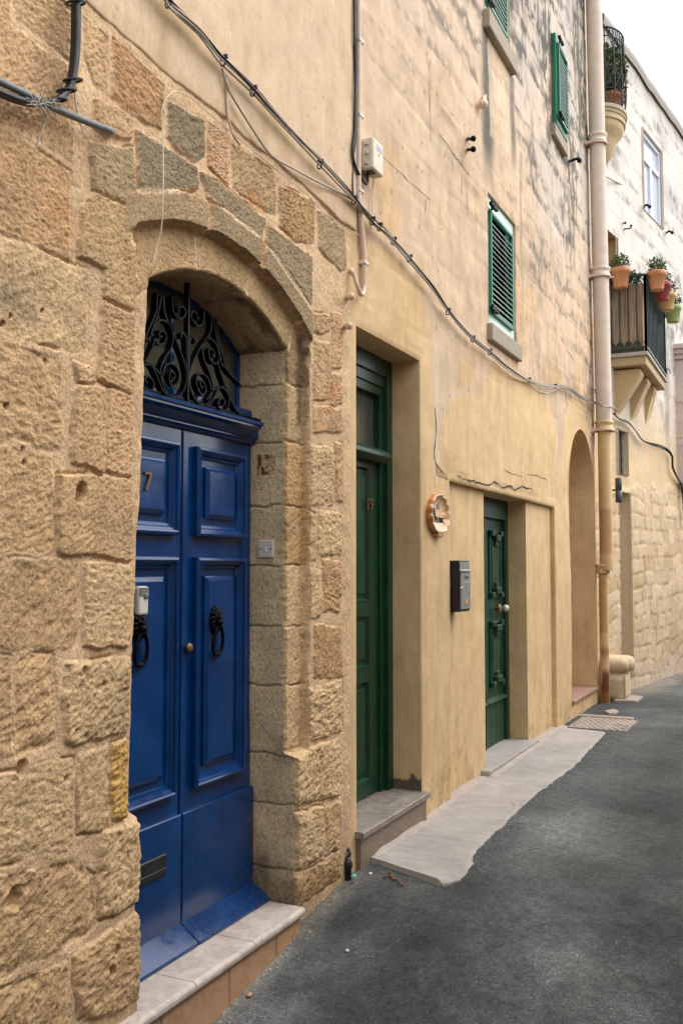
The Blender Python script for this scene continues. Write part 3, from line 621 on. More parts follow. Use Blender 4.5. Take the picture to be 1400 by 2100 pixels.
def knocker(cx, cz):
    y = DOORY - .022; mb = MB()
    mb.ell((cx, y, cz + .055), (.040, .028, .058), 14, 9, .30)
    for k in range(13):                                             # mane locks round the face
        w = 2 * PI * k / 13; mb.tube([(cx + .026 * math.cos(w), y - .018, cz + .055 + .034 * math.sin(w)), (cx + .040 * math.cos(w), y - .016, cz + .055 + .054 * math.sin(w)), (cx + .047 * math.cos(w + .2), y - .004, cz + .055 + .066 * math.sin(w + .2))], [.010, .009, .003], 6)
    mb.ell((cx, y - .032, cz + .045), (.018, .018, .016), 10, 6); mb.ell((cx - .014, y - .026, cz + .07), (.008, .008, .007), 8, 5); mb.ell((cx + .014, y - .026, cz + .07), (.008, .008, .007), 8, 5); mb.ell((cx, y - .028, cz + .062), (.007, .014, .016), 8, 5)
    P = [(cx - .016, y - .030, cz + .022), (cx - .032, y - .028, cz - .01), (cx - .040, y - .024, cz - .05), (cx - .034, y - .020, cz - .088), (cx - .014, y - .018, cz - .108), (cx, y - .018, cz - .106), (cx + .014, y - .018, cz - .108), (cx + .034, y - .020, cz - .088), (cx + .040, y - .024, cz - .05), (cx + .032, y - .028, cz - .01), (cx + .016, y - .030, cz + .022)]
    mb.tube(smoothpath(P, 4), .0085, 8); mb.ell((cx, y - .018, cz - .106), (.013, .012, .011), 8, 6); return mb
obj('lion_knocker', knocker(at(292, 1310, .20)[0], 1.355), M['iron'], door); obj('lion_knocker', knocker(at(449, 1295, .20)[0], 1.352), M['iron'], door)

# fanlight grille of wrought iron scrolls
def gz_(p): return at(p[0] / 5.385 + 270, p[1] / 5.385 + 560, .2)
half = [[(255, 225), (245, 330), (240, 420), (195, 540), (150, 640), (110, 760)], [(295, 260), (270, 400), (235, 520), (190, 660), (165, 760)],
        [(320, 255), (320, 380), (350, 500), (420, 650), (480, 800), (530, 930), (565, 1060), (575, 1180), (530, 1320), (440, 1372), (360, 1330), (310, 1220), (285, 1080), (330, 950), (400, 840), (425, 720), (400, 600), (320, 525), (240, 560), (212, 680), (255, 780), (325, 780), (352, 700), (315, 640), (272, 665), (280, 712), (302, 700)],
        [(310, 1130), (335, 1035), (390, 1003), (455, 1030), (495, 1120), (470, 1220), (410, 1245), (380, 1180), (395, 1105), (432, 1098), (447, 1145), (425, 1172), (412, 1150)],
        [(90, 980), (160, 1000), (220, 1080), (270, 1200), (320, 1310), (400, 1370)],
        [(575, 1060), (575, 860), (572, 740), (545, 668), (515, 690), (520, 725)],
        [(415, 270), (425, 410), (470, 490), (530, 500), (565, 450), (545, 385), (500, 380), (480, 410), (498, 430)]]
halfR = [[(800, 1400), (860, 1310), (930, 1265), (1000, 1290), (1045, 1390), (1030, 1490), (980, 1530), (930, 1480), (930, 1410), (975, 1385), (1000, 1430), (980, 1460)],
         [(935, 900), (930, 1020), (975, 1180), (1040, 1350), (1100, 1480), (1160, 1560)], [(930, 930), (1000, 1050), (1090, 1150), (1180, 1240)]]
mb = MB()
for P in half:
    W = [gz_(p) for p in P]
    for mir in (0, 1): mb.ribbon(smoothpath([((2 * GX - x) if mir else x, z) for x, z in W], 5), .0072, .182, .212)
for P in halfR:
    W = [gz_(p) for p in P]
    for mir in (0, 1): mb.ribbon(smoothpath([((2 * GX - x) if mir else x, z) for x, z in W], 5), .0072, .182, .212)
mb.box((GX - .007, .18, 2.38), (GX + .007, .205, 2.93)); mb.box((XL, .19, 2.395), (XR, .205, 2.405))
obj('fanlight_grille', mb, M['iron'], stone_house)

# marble step with tiled riser
mb = MB()
for a, b in ((2.70, 3.245), (3.249, 3.70), (3.704, 4.175)):
    pts = [(-.045, -.036), (-.056, -.030), (-.062, -.018), (-.062, -.004), (-.056, .006), (-.045, .010), (.33, .012), (.33, -.036)]
    mb.prism(pts, a, b, 'X', .0015)
step = obj('door_step', mb, M['marble'], stone_house)
mb = MB()
for a, b in ((2.70, 3.045), (3.05, 3.525), (3.53, 3.925), (3.93, 4.165)): mb.box((a, -.040, -.4), (b, .05, -.036), .003)
obj('riser_tile', mb, M['tile'], step)
# ================================================================== PLASTER HOUSE (green doors)
ph = thing('plaster_house', 'ochre painted house with two narrow green doors, an arched niche and louvred green shutters', 'house', (8.4, 0, 0))
G1 = (4.915, 5.94, .17, 3.045); RC = (6.53, 9.85, -.1, 2.283); G2 = (7.51, 8.855, -.1, 2.283); RY = .05
W1 = (7.53, 8.40, 3.675, 4.79); W2 = (7.50, 8.30, 6.34, 7.50); W3 = (9.95, 10.50, 6.42, 7.42)
NX0, NX1, NZ0, NZS = 10.56, 12.0, .20, 2.56; NR = (NX1 - NX0) / 2; NC = (NX0 + NX1) / 2
HX0, HX1, HZ = 4.752, 12.12, 9.7
OCHRE = np.array((.66, .475, .268)); PEACH = np.array((.61, .455, .32)); ROSE = np.array((.60, .475, .38)); DUST = np.array((.66, .585, .51))
zone = px((640, 700), (700, 655), (716, 570), (733, 512), (757, 497), (785, 503), (815, 535), (845, 580), (868, 640), (880, 680), (884, 760), (888, 900), (890, 965), (893, 940), (897, 915), (905, 868), (918, 830), (940, 812), (965, 806), (988, 815), (997, 785), (1010, 750), (1030, 742), (1060, 772), (1100, 797), (1122, 815), (1134, 850), (1141, 900), (1147, 960), (1150, 1040), (1152, 940), (1157, 860), (1167, 822), (1180, 812), (1194, 832), (1206, 875), (1214, 930), (1222, 960), (1300, 960)) + [(14, -1), (4, -1)]
strip = px((889, 700), (896, 850), (893, 975))
COURSES = np.arange(.2, 9.7, .302)
def facade_tint(X, Z):
    wx = X + .03 * fbm(X * 5, Z * 5, 3, 201); wz = Z + .03 * fbm(X * 5, Z * 5, 3, 202)
    hi = sstep(4.6, 6.6, Z + .7 * fbm(X * .9, Z * .9, 3, 203))[..., None]; far = sstep(7.5, 11.5, X + .8 * fbm(X * .7, Z * .7, 3, 204))[..., None]
    T = PEACH * (1 - hi) + ROSE * hi; T = T * (1 - .55 * far * hi) + DUST * .55 * far * hi
    # pale and golden patches left by old coats
    k = sstep(.05, .4, fbm(X * 1.3, Z * 1.8, 4, 205))[..., None] * .5; T = T * (1 - k) + np.array((.64, .50, .36)) * k
    k = (sstep(.1, .45, fbm(X * 1.7 + 4, Z * 2.2, 4, 206)) * sstep(5.6, 3.6, Z))[..., None] * .55; T = T * (1 - k) + np.array((.58, .375, .175)) * k
    # blocks showing through
    row = np.floor((Z - .2) / .302); fz = (Z - .2) / .302 - row; fx = (X / .62 + .5 * (row % 2) + .13 * np.sin(row * 3.1)) % 1.0
    jt = np.minimum(np.minimum(fz, 1 - fz) * .302, np.minimum(fx, 1 - fx) * .62)
    show = sstep(.1, .5, fbm(X * .8, Z * .9, 3, 207) + .45 * (X > 9.0) * (Z < 4.9)) * (.4 + .6 * (Z < 5))
    T = T * (1 + .13 * (_h(row, np.floor(X / .62 + .5 * (row % 2) + .13 * np.sin(row * 3.1)), 5) - .5) * show)[..., None]
    k = (sstep(.016, .004, jt) * show * .45)[..., None]; T = T * (1 - k) + np.array((.66, .55, .43)) * k
    # black growth lying along the courses, thicker towards the top and the far end
    zs_ = Z + .10 * fbm(X * .9, Z * .9, 3, 209); row2 = np.floor((zs_ - .2) / .302); f2 = (zs_ - .2) / .302 - row2
    amt = sstep(3.4, 5.8, Z + .3 * (X - 7)) * (.55 + .45 * sstep(4.5, 7.5, Z))
    dz = np.abs(f2 - .1); dz = np.minimum(dz, 1 - dz) * .302; wv = .5 + .9 * vn(X * 1.1, row2 * 2.1, 215)
    on = sstep(.36, .52, vn(X * .75 + row2 * 1.7, row2 * 5.3, 210)); st = on * sstep(.11 * wv + .045, .01, dz + .14 * (vn(X * 5, Z * 11, 212) - .35)) * sstep(.15, .5, vn(X * 14, Z * 24, 211))
    mott = sstep(-.18, .28, fbm(X * 1.3, Z * .9, 5, 213)) * sstep(-.28, .25, fbm(X * 13, Z * 7, 4, 214))
    k = np.clip(amt * (.95 * st + 1.0 * mott * sstep(7.7, 9.6, X + .3 * (Z - 5.5))), 0, .88)
    gb = (.55 * sstep(7.6, 10.0, X + .45 * (Z - 5)) * sstep(4.2, 6.2, Z + .3 * (X - 10)) * sstep(-.4, .3, fbm(X * 1.6, Z * 1.1, 4, 219)))[..., None]; T = T * (1 - gb) + np.array((.47, .445, .42)) * gb
    # runs below the sills
    for (x, z0, z1, w, a) in ((W2[0] + .06, 4.75, 6.25, .26, .92), (W2[1] + .05, 5.1, 6.2, .15, .75), (W3[0] + .02, 5.3, 6.3, .05, .4), (W3[1] + .02, 5.6, 6.3, .04, .3), (11.6, 6.5, 9.4, .2, .75), (11.25, 7.2, 9.2, .12, .6), (8.9, 6.6, 9.4, .12, .4), (W1[1] + .22, 4.0, 5.6, .08, .35)):
        q = np.abs(X - x + .05 * fbm(Z * 2.2, X * 0, 3, int(x * 10))); k = np.maximum(k, a * sstep(w, w * .25, q + .03 * vn(X * 20, Z * 5, 3)) * sstep(z0, z0 + .5, Z) * sstep(z1 + .02, z1 - .05, Z))
    G = np.array((.085, .088, .085)); k = k[..., None]; T = T * (1 - k) + G * k
    lt = sstep(.02, -.02, np.maximum(np.abs(X - 7.92) - .30, np.abs(Z - 5.75) - .44) + .06 * fbm(X * 5, Z * 4, 3, 216))[..., None] * .7
    T = T * (1 - lt) + np.array((.66, .51, .36)) * lt
    T = T * (1 + .16 * fbm(X * 5, Z * 7, 5, 260) * sstep(3.0, 3.6, Z))[..., None]
    # rust brown pockmarks
    wl = worley(X * 3.2, Z * 3.2, 30); kk = (.7 * sstep(.055, .03, wl) * (vn(X, Z, 31) > .5))[..., None]; T = T * (1 - kk) + np.array((.22, .13, .07)) * kk
    # the ochre coat, brushed on up to a scalloped edge
    sd = sdpoly(wx * .5 + X * .5, wz * .5 + Z * .5, zone); k = sstep(-.012, .012, sd)[..., None]
    O = OCHRE * (1 + .07 * fbm(X * 1.5, Z * 1.2, 4, 220) + .04 * fbm(X * 9, Z * 3, 4, 221))[..., None]
    p2 = (.5 * sstep(.15, .5, fbm(X * 1.1 + 3, Z * 1.4, 4, 223)))[..., None]; O = O * (1 - p2) + np.array((.58, .40, .20)) * p2
    T = T * (1 - k) + O * k
    q = sdline(X, Z, strip) + .03 * fbm(X * 8, Z * 8, 3, 224); k = (.8 * sstep(.085, .04, q))[..., None]; T = T * (1 - k) + np.array((.66, .53, .40)) * k
    # damp and flaking at the foot
    k = (.55 * sstep(.55, .05, Z + .25 * fbm(X * 4, Z * 4, 4, 225)) * sstep(-.1, .35, fbm(X * 7, Z * 3.5, 4, 226)))[..., None]; T = T * (1 - k) + np.array((.36, .275, .16)) * k
    sp = worley(X * 22, Z * 15, 44); k = (.7 * sstep(.16, .07, sp) * sstep(.75, .15, Z) * sstep(.45, .7, vn(X * 2.2, Z * 2, 45)))[..., None]; T = T * (1 - k) + np.array((.16, .125, .08)) * k
    return np.clip(T, .02, .8)
def facade_h(X, Z):
    row = np.floor((Z - .2) / .302); fz = (Z - .2) / .302 - row
    up = sstep(2.9, 3.6, Z)
    h = .018 * fbm(X * .8, Z * .8, 3, 230) + .005 * fbm(X * 4, Z * 4, 4, 231) + up * .003 * fbm(X * 8, Z * 11, 4, 232) - up * .005 * sstep(.08, .02, np.minimum(fz, 1 - fz)) * vn(X * 2, row, 233)
    return h * (sstep(.0, .25, X - HX0) * .8 + .2)
def lines(a, b, st, extra): 
    v = np.concatenate([np.arange(a, b, st), [b], extra]); v = np.unique(np.round(v, 4)); v = v[(v >= a) & (v <= b)]
    keep = [v[0]]
    for q in v[1:]:
        if q - keep[-1] < st * .3:
            if any(abs(q - e) < 1e-6 for e in extra): keep[-1] = q
            continue
        keep.append(q)
    return np.array(keep)
opens = [G1, RC, W1, W2, W3]
ex = [o for q in opens for o in q[:2]] + [NX0, NX1]; ez = [o for q in opens for o in q[2:]] + [NZ0, NZS, 3.6]
xs = lines(HX0, HX1, .02, ex); zs = lines(-.1, HZ, .018, ez)
X, Z = np.meshgrid(xs, zs); Y = -facade_h(X, Z); Xlean = -.055 * np.maximum(0, Z - 3.9) * sstep(11.1, 12.0, X)
keep = np.ones((len(zs) - 1, len(xs) - 1), bool); cx = (xs[:-1] + xs[1:]) / 2; cz = (zs[:-1] + zs[1:]) / 2
for (a, b, c, d) in opens + [(NX0, NX1, NZ0, 3.6)]:
    keep &= ~((cx > a) & (cx < b))[None, :] | ~((cz > c) & (cz < d))[:, None]
    inx = (X >= a - 1e-4) & (X <= b + 1e-4) & (Z >= c - 1e-4) & (Z <= d + 1e-4)
    if d < 3.5 and (a, b) != (NX0, NX1): Y = np.where(inx, .006 + 0 * Y, Y * np.where((X > a - .07) & (X < b + .07) & (Z < d + .07), .3, 1))
el = (X <= HX0 + .001); X = X + el * (.012 * fbm(Z * 9, Z * 0, 4, 240) - .006) * (Z < 3.6); Y = Y + el * .03
T = facade_tint(X, Z); mb = MB(); mb.grid(X + Xlean, Y, Z, True, 0, T, keep)
# the field above the niche's arch
x2 = xs[(xs >= NX0 - 1e-6) & (xs <= NX1 + 1e-6)]; za = NZS + np.sqrt(np.maximum(NR ** 2 - (x2 - NC) ** 2, 0)); tt = np.linspace(0, 1, 70)
Zg = za[None, :] + tt[:, None] * (3.6 - za)[None, :]; Xg = np.broadcast_to(x2, Zg.shape); Yg = -facade_h(Xg, Zg)
mb.grid(Xg.copy(), Yg, Zg, True, 0, facade_tint(Xg, Zg))
def tin(a, b, base=OCHRE, v=1.0): return base * v * (1 + .06 * fbm(a * 3, b * 2, 4, 250) + .05 * fbm(a * 12, b * 4, 3, 251))[..., None]
def reveal(x0, x1, z0, z1, y0, y1, base=OCHRE, left=True, top=True, damp=0):
    zz = np.linspace(z0, z1, max(3, int((z1 - z0) / (.008 if damp else .03)))); yy = np.linspace(y0, y1, 40 if damp else 14); Yr, Zr = np.meshgrid(yy, zz); nz = .003 * fbm(Yr * 8, Zr * 5, 3, 252)
    e = sstep(y0 - .001, y0 + .02, Yr)
    T1 = tin(Yr, Zr, base)
    if damp:
        kd = (.92 * sstep(.012, -.012, Zr - damp - .05 - .07 * vn(Yr * 16, Yr * 0, 6) + .03 * fbm(Yr * 30, Zr * 30, 3, 7) + .12 * (Yr - .1)))[..., None]; T1 = T1 * (1 - kd) + np.array((.075, .075, .07)) * kd
    mb.grid(x1 + nz * e, Yr, Zr, True, 0, T1)
    if left: mb.grid(x0 - nz * e, Yr, Zr, True, 0, tin(Yr, Zr, base))
    if top:
        xx = np.linspace(x0, x1, max(3, int((x1 - x0) / .04))); Xr, Yr = np.meshgrid(xx, yy); mb.grid(Xr, Yr, z1 + .002 * fbm(Xr * 6, Yr * 8, 3, 253) * sstep(y0, y0 + .02, Yr), True, 0, tin(Xr, Yr, base))
reveal(*G1, .006, .32, damp=.19)
# shallow recess round the second door
reveal(*RC, .006, RY + .002)
xr = lines(RC[0], RC[1], .03, [G2[0], G2[1]]); zr = lines(-.1, RC[3], .03, []); X, Z = np.meshgrid(xr, zr)
kp = ~((((xr[:-1] + xr[1:]) / 2 > G2[0]) & ((xr[:-1] + xr[1:]) / 2 < G2[1]))[None, :] & np.ones(len(zr) - 1, bool)[:, None])
T = facade_tint(X, Z)
mb.grid(X, RY + .004 * fbm(X * 3, Z * 2, 3, 254) * ((X > G2[1] + .05) | (X < G2[0] - .05)), Z, True, 0, T, kp)
reveal(*G2, RY, .34)
for w in (W1, W2, W3): reveal(*w, .0, .13, PEACH)
# niche: fill light put into the paler tint of sides and arch
zz = np.linspace(NZ0, NZS, 90); yy = np.linspace(0, .56, 24); Yr, Zr = np.meshgrid(yy, zz)
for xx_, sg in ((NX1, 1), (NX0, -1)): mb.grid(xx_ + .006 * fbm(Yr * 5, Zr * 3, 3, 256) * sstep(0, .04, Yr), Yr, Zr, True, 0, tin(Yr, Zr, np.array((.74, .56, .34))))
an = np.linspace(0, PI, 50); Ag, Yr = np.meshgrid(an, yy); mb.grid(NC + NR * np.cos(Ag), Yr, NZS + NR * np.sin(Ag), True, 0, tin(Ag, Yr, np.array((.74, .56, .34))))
mb.box((NX0 - .01, .55, -.1), (NX1 + .01, .6, 3.4), tint=OCHRE * .9)
# cracks, in the paint above the second door and up the joint
def crack(P, w, wob=.02, seed=1):
    P = smoothpath([(a, b) for a, b in P], 10); n = len(P); j = np.stack([np.zeros(n), wob * fbm(np.arange(n) * .45, np.zeros(n), 3, seed)], 1); P = P + j
    W = w * (.35 + .9 * vn(np.arange(n) * .5, np.zeros(n), seed + 3)); V = []
    Tn = np.gradient(P, axis=0); Tn /= np.linalg.norm(Tn, axis=1)[:, None] + 1e-9
    for i in range(n):
        nx, nz = -Tn[i][1] * W[i], Tn[i][0] * W[i]; y = -float(facade_h(np.array([P[i][0]]), np.array([P[i][1]]))[0]) - .0035
        V += [(P[i][0] + nx, y, P[i][1] + nz), (P[i][0] - nx, y, P[i][1] - nz)]
    mb.add(V, np.array([[2 * i, 2 * i + 1, 2 * i + 3, 2 * i + 2] for i in range(n - 1)]), False, 1)
crack(px((935, 976), (957, 985), (975, 989), (1000, 994), (1012, 989), (1024, 998), (1042, 997), (1055, 1004), (1068, 999), (1088, 1003)), .0055, .012, 3)
crack(px((1030, 963), (1050, 972), (1068, 978)), .0028, .012, 6); crack(px((1078, 972), (1100, 976), (1118, 984)), .0028, .012, 8)
crack(px((889, 836), (892, 880), (889, 930), (893, 952), (905, 968), (916, 982)), .0055, .008, 11)
crack(px((889, 975), (891, 1000)), .003, .008, 13)
crack(px((879, 122), (881, 290)), .004, .01, 15); crack(px((946, 330), (946, 400)), .003, .01, 17); crack(px((872, 405), (872, 430), (870, 436)), .0032, .008, 19); crack(px((955, 395), (958, 440)), .0032, .008, 21)
crack(px((1148, 690), (1165, 722), (1180, 745)), .0028, .012, 23); crack(px((783, 320), (830, 365), (880, 410)), .0025, .01, 25); crack(px((900, 275), (930, 318), (960, 358)), .0028, .012, 27)
# lost plaster patch beside the crack
mb.prism([at(*q) for q in [(891, 948), (897, 955), (903, 962), (912, 972), (917, 983), (905, 979), (893, 974)]], -.006, .006, tint=(.40, .27, .14))
obj('facade', mb, [M['plaster'], M['dark']], ph)
mb = MB(); mb.box((HX0 + .05, .62, -.2), (HX1 - .4, 5.5, HZ)); mb.box((HX0 + .02, .03, HZ), (HX1 - .4, 5.5, HZ + .1)); mb.box((HX1 - .03, .02, -.2), (HX1 - .001, .62, 4.0)); mb.box((HX0 + .02, .03, 5.7), (HX0 + .05, .7, HZ)); obj('roof_slab', mb, M['lime'], ph)

# ---- first green door with transom light
mb = MB(); x0, x1 = G1[0], G1[1]; y = .205
mb.box((x0 - .01, y, .19), (x0 + .09, y + .1, 3.06), .004); mb.box((x1 - .075, y, .19), (x1 + .01, y + .1, 3.06), .006); mb.box((x1 - .14, y + .03, .19), (x1 - .07, y + .1, 3.0), .004)
mb.box((x0, y + .001, 2.93), (x1, y + .1, 3.06), .006); mb.box((x0, y + .02, 2.86), (x1, y + .1, 2.935), .004); mb.box((x0, y + .035, 2.80), (x1, y + .1, 2.865), .004)
mb.prism([(y - .045, 2.37), (y - .05, 2.375), (y - .05, 2.40), (y + .02, 2.44), (y + .1, 2.44), (y + .1, 2.35), (y + .0, 2.34)], x0 + .02, x1 - .12, 'X', .002)
d1 = obj('green_door', mb, M['green'], ph, label='tall dark green door with a glazed transom light')
mb = MB(); mb.box((x0, y + .075, 2.42), (x1, y + .08, 2.88)); obj('transom_glass', mb, M['glass'], d1)
mb = MB(); mb.box((x0, y + .15, 2.40), (x1, y + .16, 2.9)); obj('transom_blind', mb, M['blind'], d1)
def leaf1(a, b, mirrored):
    mb = MB(); yb = .255; ex = [(.62, .0)]
    zr = [(.30, .92), (1.02, 1.34), (1.44, 2.30)]; pa, pb = a + (b - a) * .30, a + (b - a) * .70
    mb.box((a + .003, yb, .195), (pa, yb + .05, 2.36), .003); mb.box((pb, yb, .195), (b - .003, yb + .05, 2.36), .003)
    edges = [.195] + [v for q in zr for v in q] + [2.36]
    for i in range(0, len(edges), 2): mb.box((pa - .001, yb + .0005, edges[i]), (pb + .001, yb + .05, edges[i + 1]))
    for z0, z1 in zr:
        mb.box((pa, yb + .022, z0), (pb, yb + .045, z1)); mb.rings(pa, pb, z0, z1, yb + .002, [(0, 0), (.004, -.004), (.012, -.018), (.014, -.022)], fill=False)
        mb.box((pa + .03, yb + .012, z0 + .04), (pb - .03, yb + .03, z1 - .04), .006)
        mb.prism([(yb - .004, z0 - .002), (yb + .03, z0 + .018), (yb + .03, z0 - .012), (yb + .001, z0 - .012)], pa - .004, pb + .004, 'X')
    return mb
mid = 5.31
obj('door_leaf', leaf1(mid, x1 - .13, 0), M['green'], d1); obj('door_leaf', leaf1(x0 + .08, mid - .004, 1), M['green'], d1)
mb = MB(); mb.box((mid - .012, .243, .2), (mid + .014, .262, 2.35), .004); obj('cover_strip', mb, M['green'], d1)
mb = MB(); mb.lathe([(0, -.028), (.014, -.028), (.024, -.02), (.024, -.01), (.012, -.004), (.012, .02)], (5.275, .25, 1.325), 14, 'Y'); obj('door_knob', mb, M['brass'], d1)
mb = MB(); text_mb('19', .115, .004, (5.655, .247, 2.06), mb=mb); obj('house_number', mb, M['brass'], d1)
# its granite step
mb = MB(); mb.prism([(-.045, .150), (-.05, .155), (-.05, .182), (-.045, .187), (.36, .192), (.36, .150)], 4.885, 5.955, 'X', .001); st1 = obj('door_step', mb, M['granitetop'], ph)
mb = MB(); mb.box((4.90, -.028, -.1), (5.94, .2, .150), .002); obj('step_riser', mb, M['granite'], st1)

# ---- second green door with carved panels
mb = MB(); x0, x1 = G2[0], G2[1]; y = .235
mb.box((x0 - .01, y - .01, .03), (x0 + .07, y + .08, 2.29), .004); mb.box((x1 - .075, y - .012, .04), (x1 + .01, y + .08, 2.29), .006); mb.box((x0, y - .008, 2.12), (x1, y + .08, 2.29), .005); mb.box((x0, y - .014, 2.10), (x1 - .07, y + .08, 2.13), .004)
d2 = obj('green_door', mb, M['greenold'], ph, label='weathered green door with carved stepped panels')
def leaf2(a, b):
    mb = MB(); yb = .262; mb.box((a + .002, yb, .06), (b - .002, yb + .045, 2.105), .003)
    w = b - a; pa, pb = a + w * .24, b - w * .16
    for z0, z1 in ((1.38, 1.99), (.58, 1.17)):
        mb.rings(pa, pb, z0, z1, yb, [(0, 0), (0, .016), (.012, .022), (.024, .020), (.030, .008), (.05, .006)], fill=True)
        mb.box((pa + .07, yb - .018, z0 + .08), (pb - .07, yb + .004, z1 - .08), .008)
        for zc, sg in ((z0, 1), (z1, -1)):
            for xa, xb in ((pa, pa + .085), (pb - .085, pb)): mb.box((xa, yb - .048, zc - .002 if sg > 0 else zc - .05), (xb, yb, zc + .05 if sg > 0 else zc + .002), .006)
            c = (pa + pb) / 2; mb.box((c - .075, yb - .058, zc + (.035 if sg > 0 else -.095)), (c + .075, yb, zc + (.095 if sg > 0 else -.035)), .008); mb.box((c - .055, yb - .040, zc + (.09 if sg > 0 else -.14)), (c + .055, yb, zc + (.14 if sg > 0 else -.09)), .006)
    mb.prism([(yb - .04, .445), (yb - .045, .45), (yb - .045, .458), (yb, .485), (yb, .445)], a + .01, b - .01, 'X')
    for k in range(4): mb.box((a + .01 + k * (w - .02) / 4 + .004, yb - .010, .065), (a + .01 + (k + 1) * (w - .02) / 4 - .004, yb + .01, .445), .004)
    return mb
m2 = (x0 + x1) / 2
lf = obj('door_leaf', leaf2(m2, x1 - .07), M['greenold'], d2); obj('door_leaf', leaf2(x0 + .07, m2), M['greenold'], d2)
mb = MB(); mb.box((m2 - .035, .235, .065), (m2 + .035, .27, .45), .006); mb.box((m2 - .025, .243, .47), (m2 + .025, .27, 2.1), .006); obj('cover_strip', mb, M['greenold'], d2)
kx, kz = 8.50, 1.28
mb = MB(); mb.lathe([(0, -.035), (.034, -.035), (.046, -.028), (.046, -.022), (.03, -.014), (.012, -.008), (.012, .03)], (kx - .06, .215, kz), 18, 'Y'); obj('door_pull', mb, M['brass'], d2)
mb = MB(); mb.lathe([(0, -.06), (.017, -.058), (.031, -.044), (.034, -.028), (.027, -.013), (.014, -.006), (.014, .03)], (kx + .12, .215, kz), 20, 'Y'); obj('door_knob', mb, M['ceramic'], d2)
mb = MB(); mb.box((x0 - .14, -.03, -.1), (x1 + .10, .34, .052), .008); obj('threshold_slab', mb, M['pave'], ph)

# ---- niche floor tile and the brown door at its back
mb = MB(); mb.box((NX0 + .005, -.028, NZ0 - .028), (NX1 - .005, .56, NZ0), .003); obj('niche_sill', mb, simple('rose_tile', (.36, .225, .18), .45, var=.2, scale=12), ph)
mb = MB(); mb.box((NX0 + .06, .535, NZ0), (NX1 - .2, .552, NZS + .2), .004); obj('niche_door', mb, M['wood'], ph)

# ---- louvred windows
def window(w, flush, tone, label):
    x0, x1, z0, z1 = w; y = .02 if flush else -.05; mb = MB(); f = .10 if flush else .07
    mb.box((x0 + .004, y, z0), (x0 + f, y + .05, z1), .004); mb.box((x1 - f, y, z0), (x1 - .004, y + .05, z1), .004)
    mb.box((x0 + f, y + .001, z0), (x1 - f, y + .05, z0 + f * 1.3), .004); mb.box((x0 + f, y + .001, z1 - f), (x1 - f, y + .05, z1), .004)
    wn = obj('window', mb, tone, ph, label=label)
    mb = MB(); a, b, c, d = x0 + f - .02, x1 - f + .005, z0 + f * 1.3 - .02, z1 - f - .03; yy = y - .028; s = .027
    mb.box((a, yy, c), (a + s, yy + .035, d), .003); mb.box((b - s, yy, c), (b, yy + .035, d), .003); mb.box((a + s, yy + .001, c), (b - s, yy + .034, c + s), .003); mb.box((a + s, yy + .001, d - s), (b - s, yy + .034, d), .003)
    sh = obj('shutter', mb, M['shut'], wn)
    mb = MB(); n = int((d - c - 2 * s) / .046)
    for i in range(n):
        zc = c + s + .012 + i * .046; mb.prism([(yy + .002, zc - .004), (yy + .005, zc - .009), (yy + .036, zc + .026), (yy + .032, zc + .030)], a + s - .004, b - s + .004, 'X')
    obj('louvre_slats', mb, M['slat'], wn)
    mb = MB(); mb.box((x0, y + .09, z0), (x1, y + .1, z1)); obj('dark_backing', mb, M['dark'], wn)
    for zc in (c + .02, d + .03):
        mb = MB(); mb.box((a - .07, yy - .030, zc - .014), (a + .12, yy - .001, zc + .014), .003); mb.tube([(a - .012, yy - .012, zc - .04), (a - .012, yy - .012, zc + .04)], .012, 8); obj('hinge', mb, M['iron'], wn)
    return wn
window(W1, True, M['mint'], 'shuttered window with a pale mint frame above the second green door')
window(W2, True, M['mint'], 'shuttered window at the top edge of the picture'); window(W3, False, M['shut'], 'narrow green shutter seen edge-on, next to the big drainpipe')
for (x0, x1, z0, z1, y) in ((W1[0] - .03, W1[1] + .05, W1[2] - .15, W1[2] - .004, -.045), (W2[0] - .03, W2[1] + .05, W2[2] - .17, W2[2] - .004, -.055), (W3[0] - .02, W3[1] + .05, W3[2] - .14, W3[2] - .004, -.045)):
    n = 30; xx = np.linspace(x0, x1, n); mb = MB(); mb.box((x0, y, z0), (x1, .1, z1), .012, tint=(.34, .285, .215), seg=2); obj('window_sill', mb, M['tinted'], ph)
# ================================================================== END HOUSE (bending front, balconies)
eh = thing('end_house', 'weathered rubble and plaster house beyond the drainpipe, with balconies', 'house', (13.5, farY(13.5), 0))
EX1 = 46.0
xs = np.concatenate([np.arange(12.13, 17.5, .026), np.linspace(17.5, EX1, 150)]); zs = np.concatenate([np.arange(-.1, 9.6, .026)]); _a = atF(1290, 100, .04); _b = atF(1400, 262, .04); ZPK = (_b[2] - _a[2]) / (_b[0] - _a[0]); ZP0 = _a[2] - ZPK * (_a[0] - 12.8) - .06
X, Z = np.meshgrid(xs, zs)
def zpar(x): return ZP0 + ZPK * (x - 12.8) + .02 * fbm(x * 2, x * 0, 2, 3)
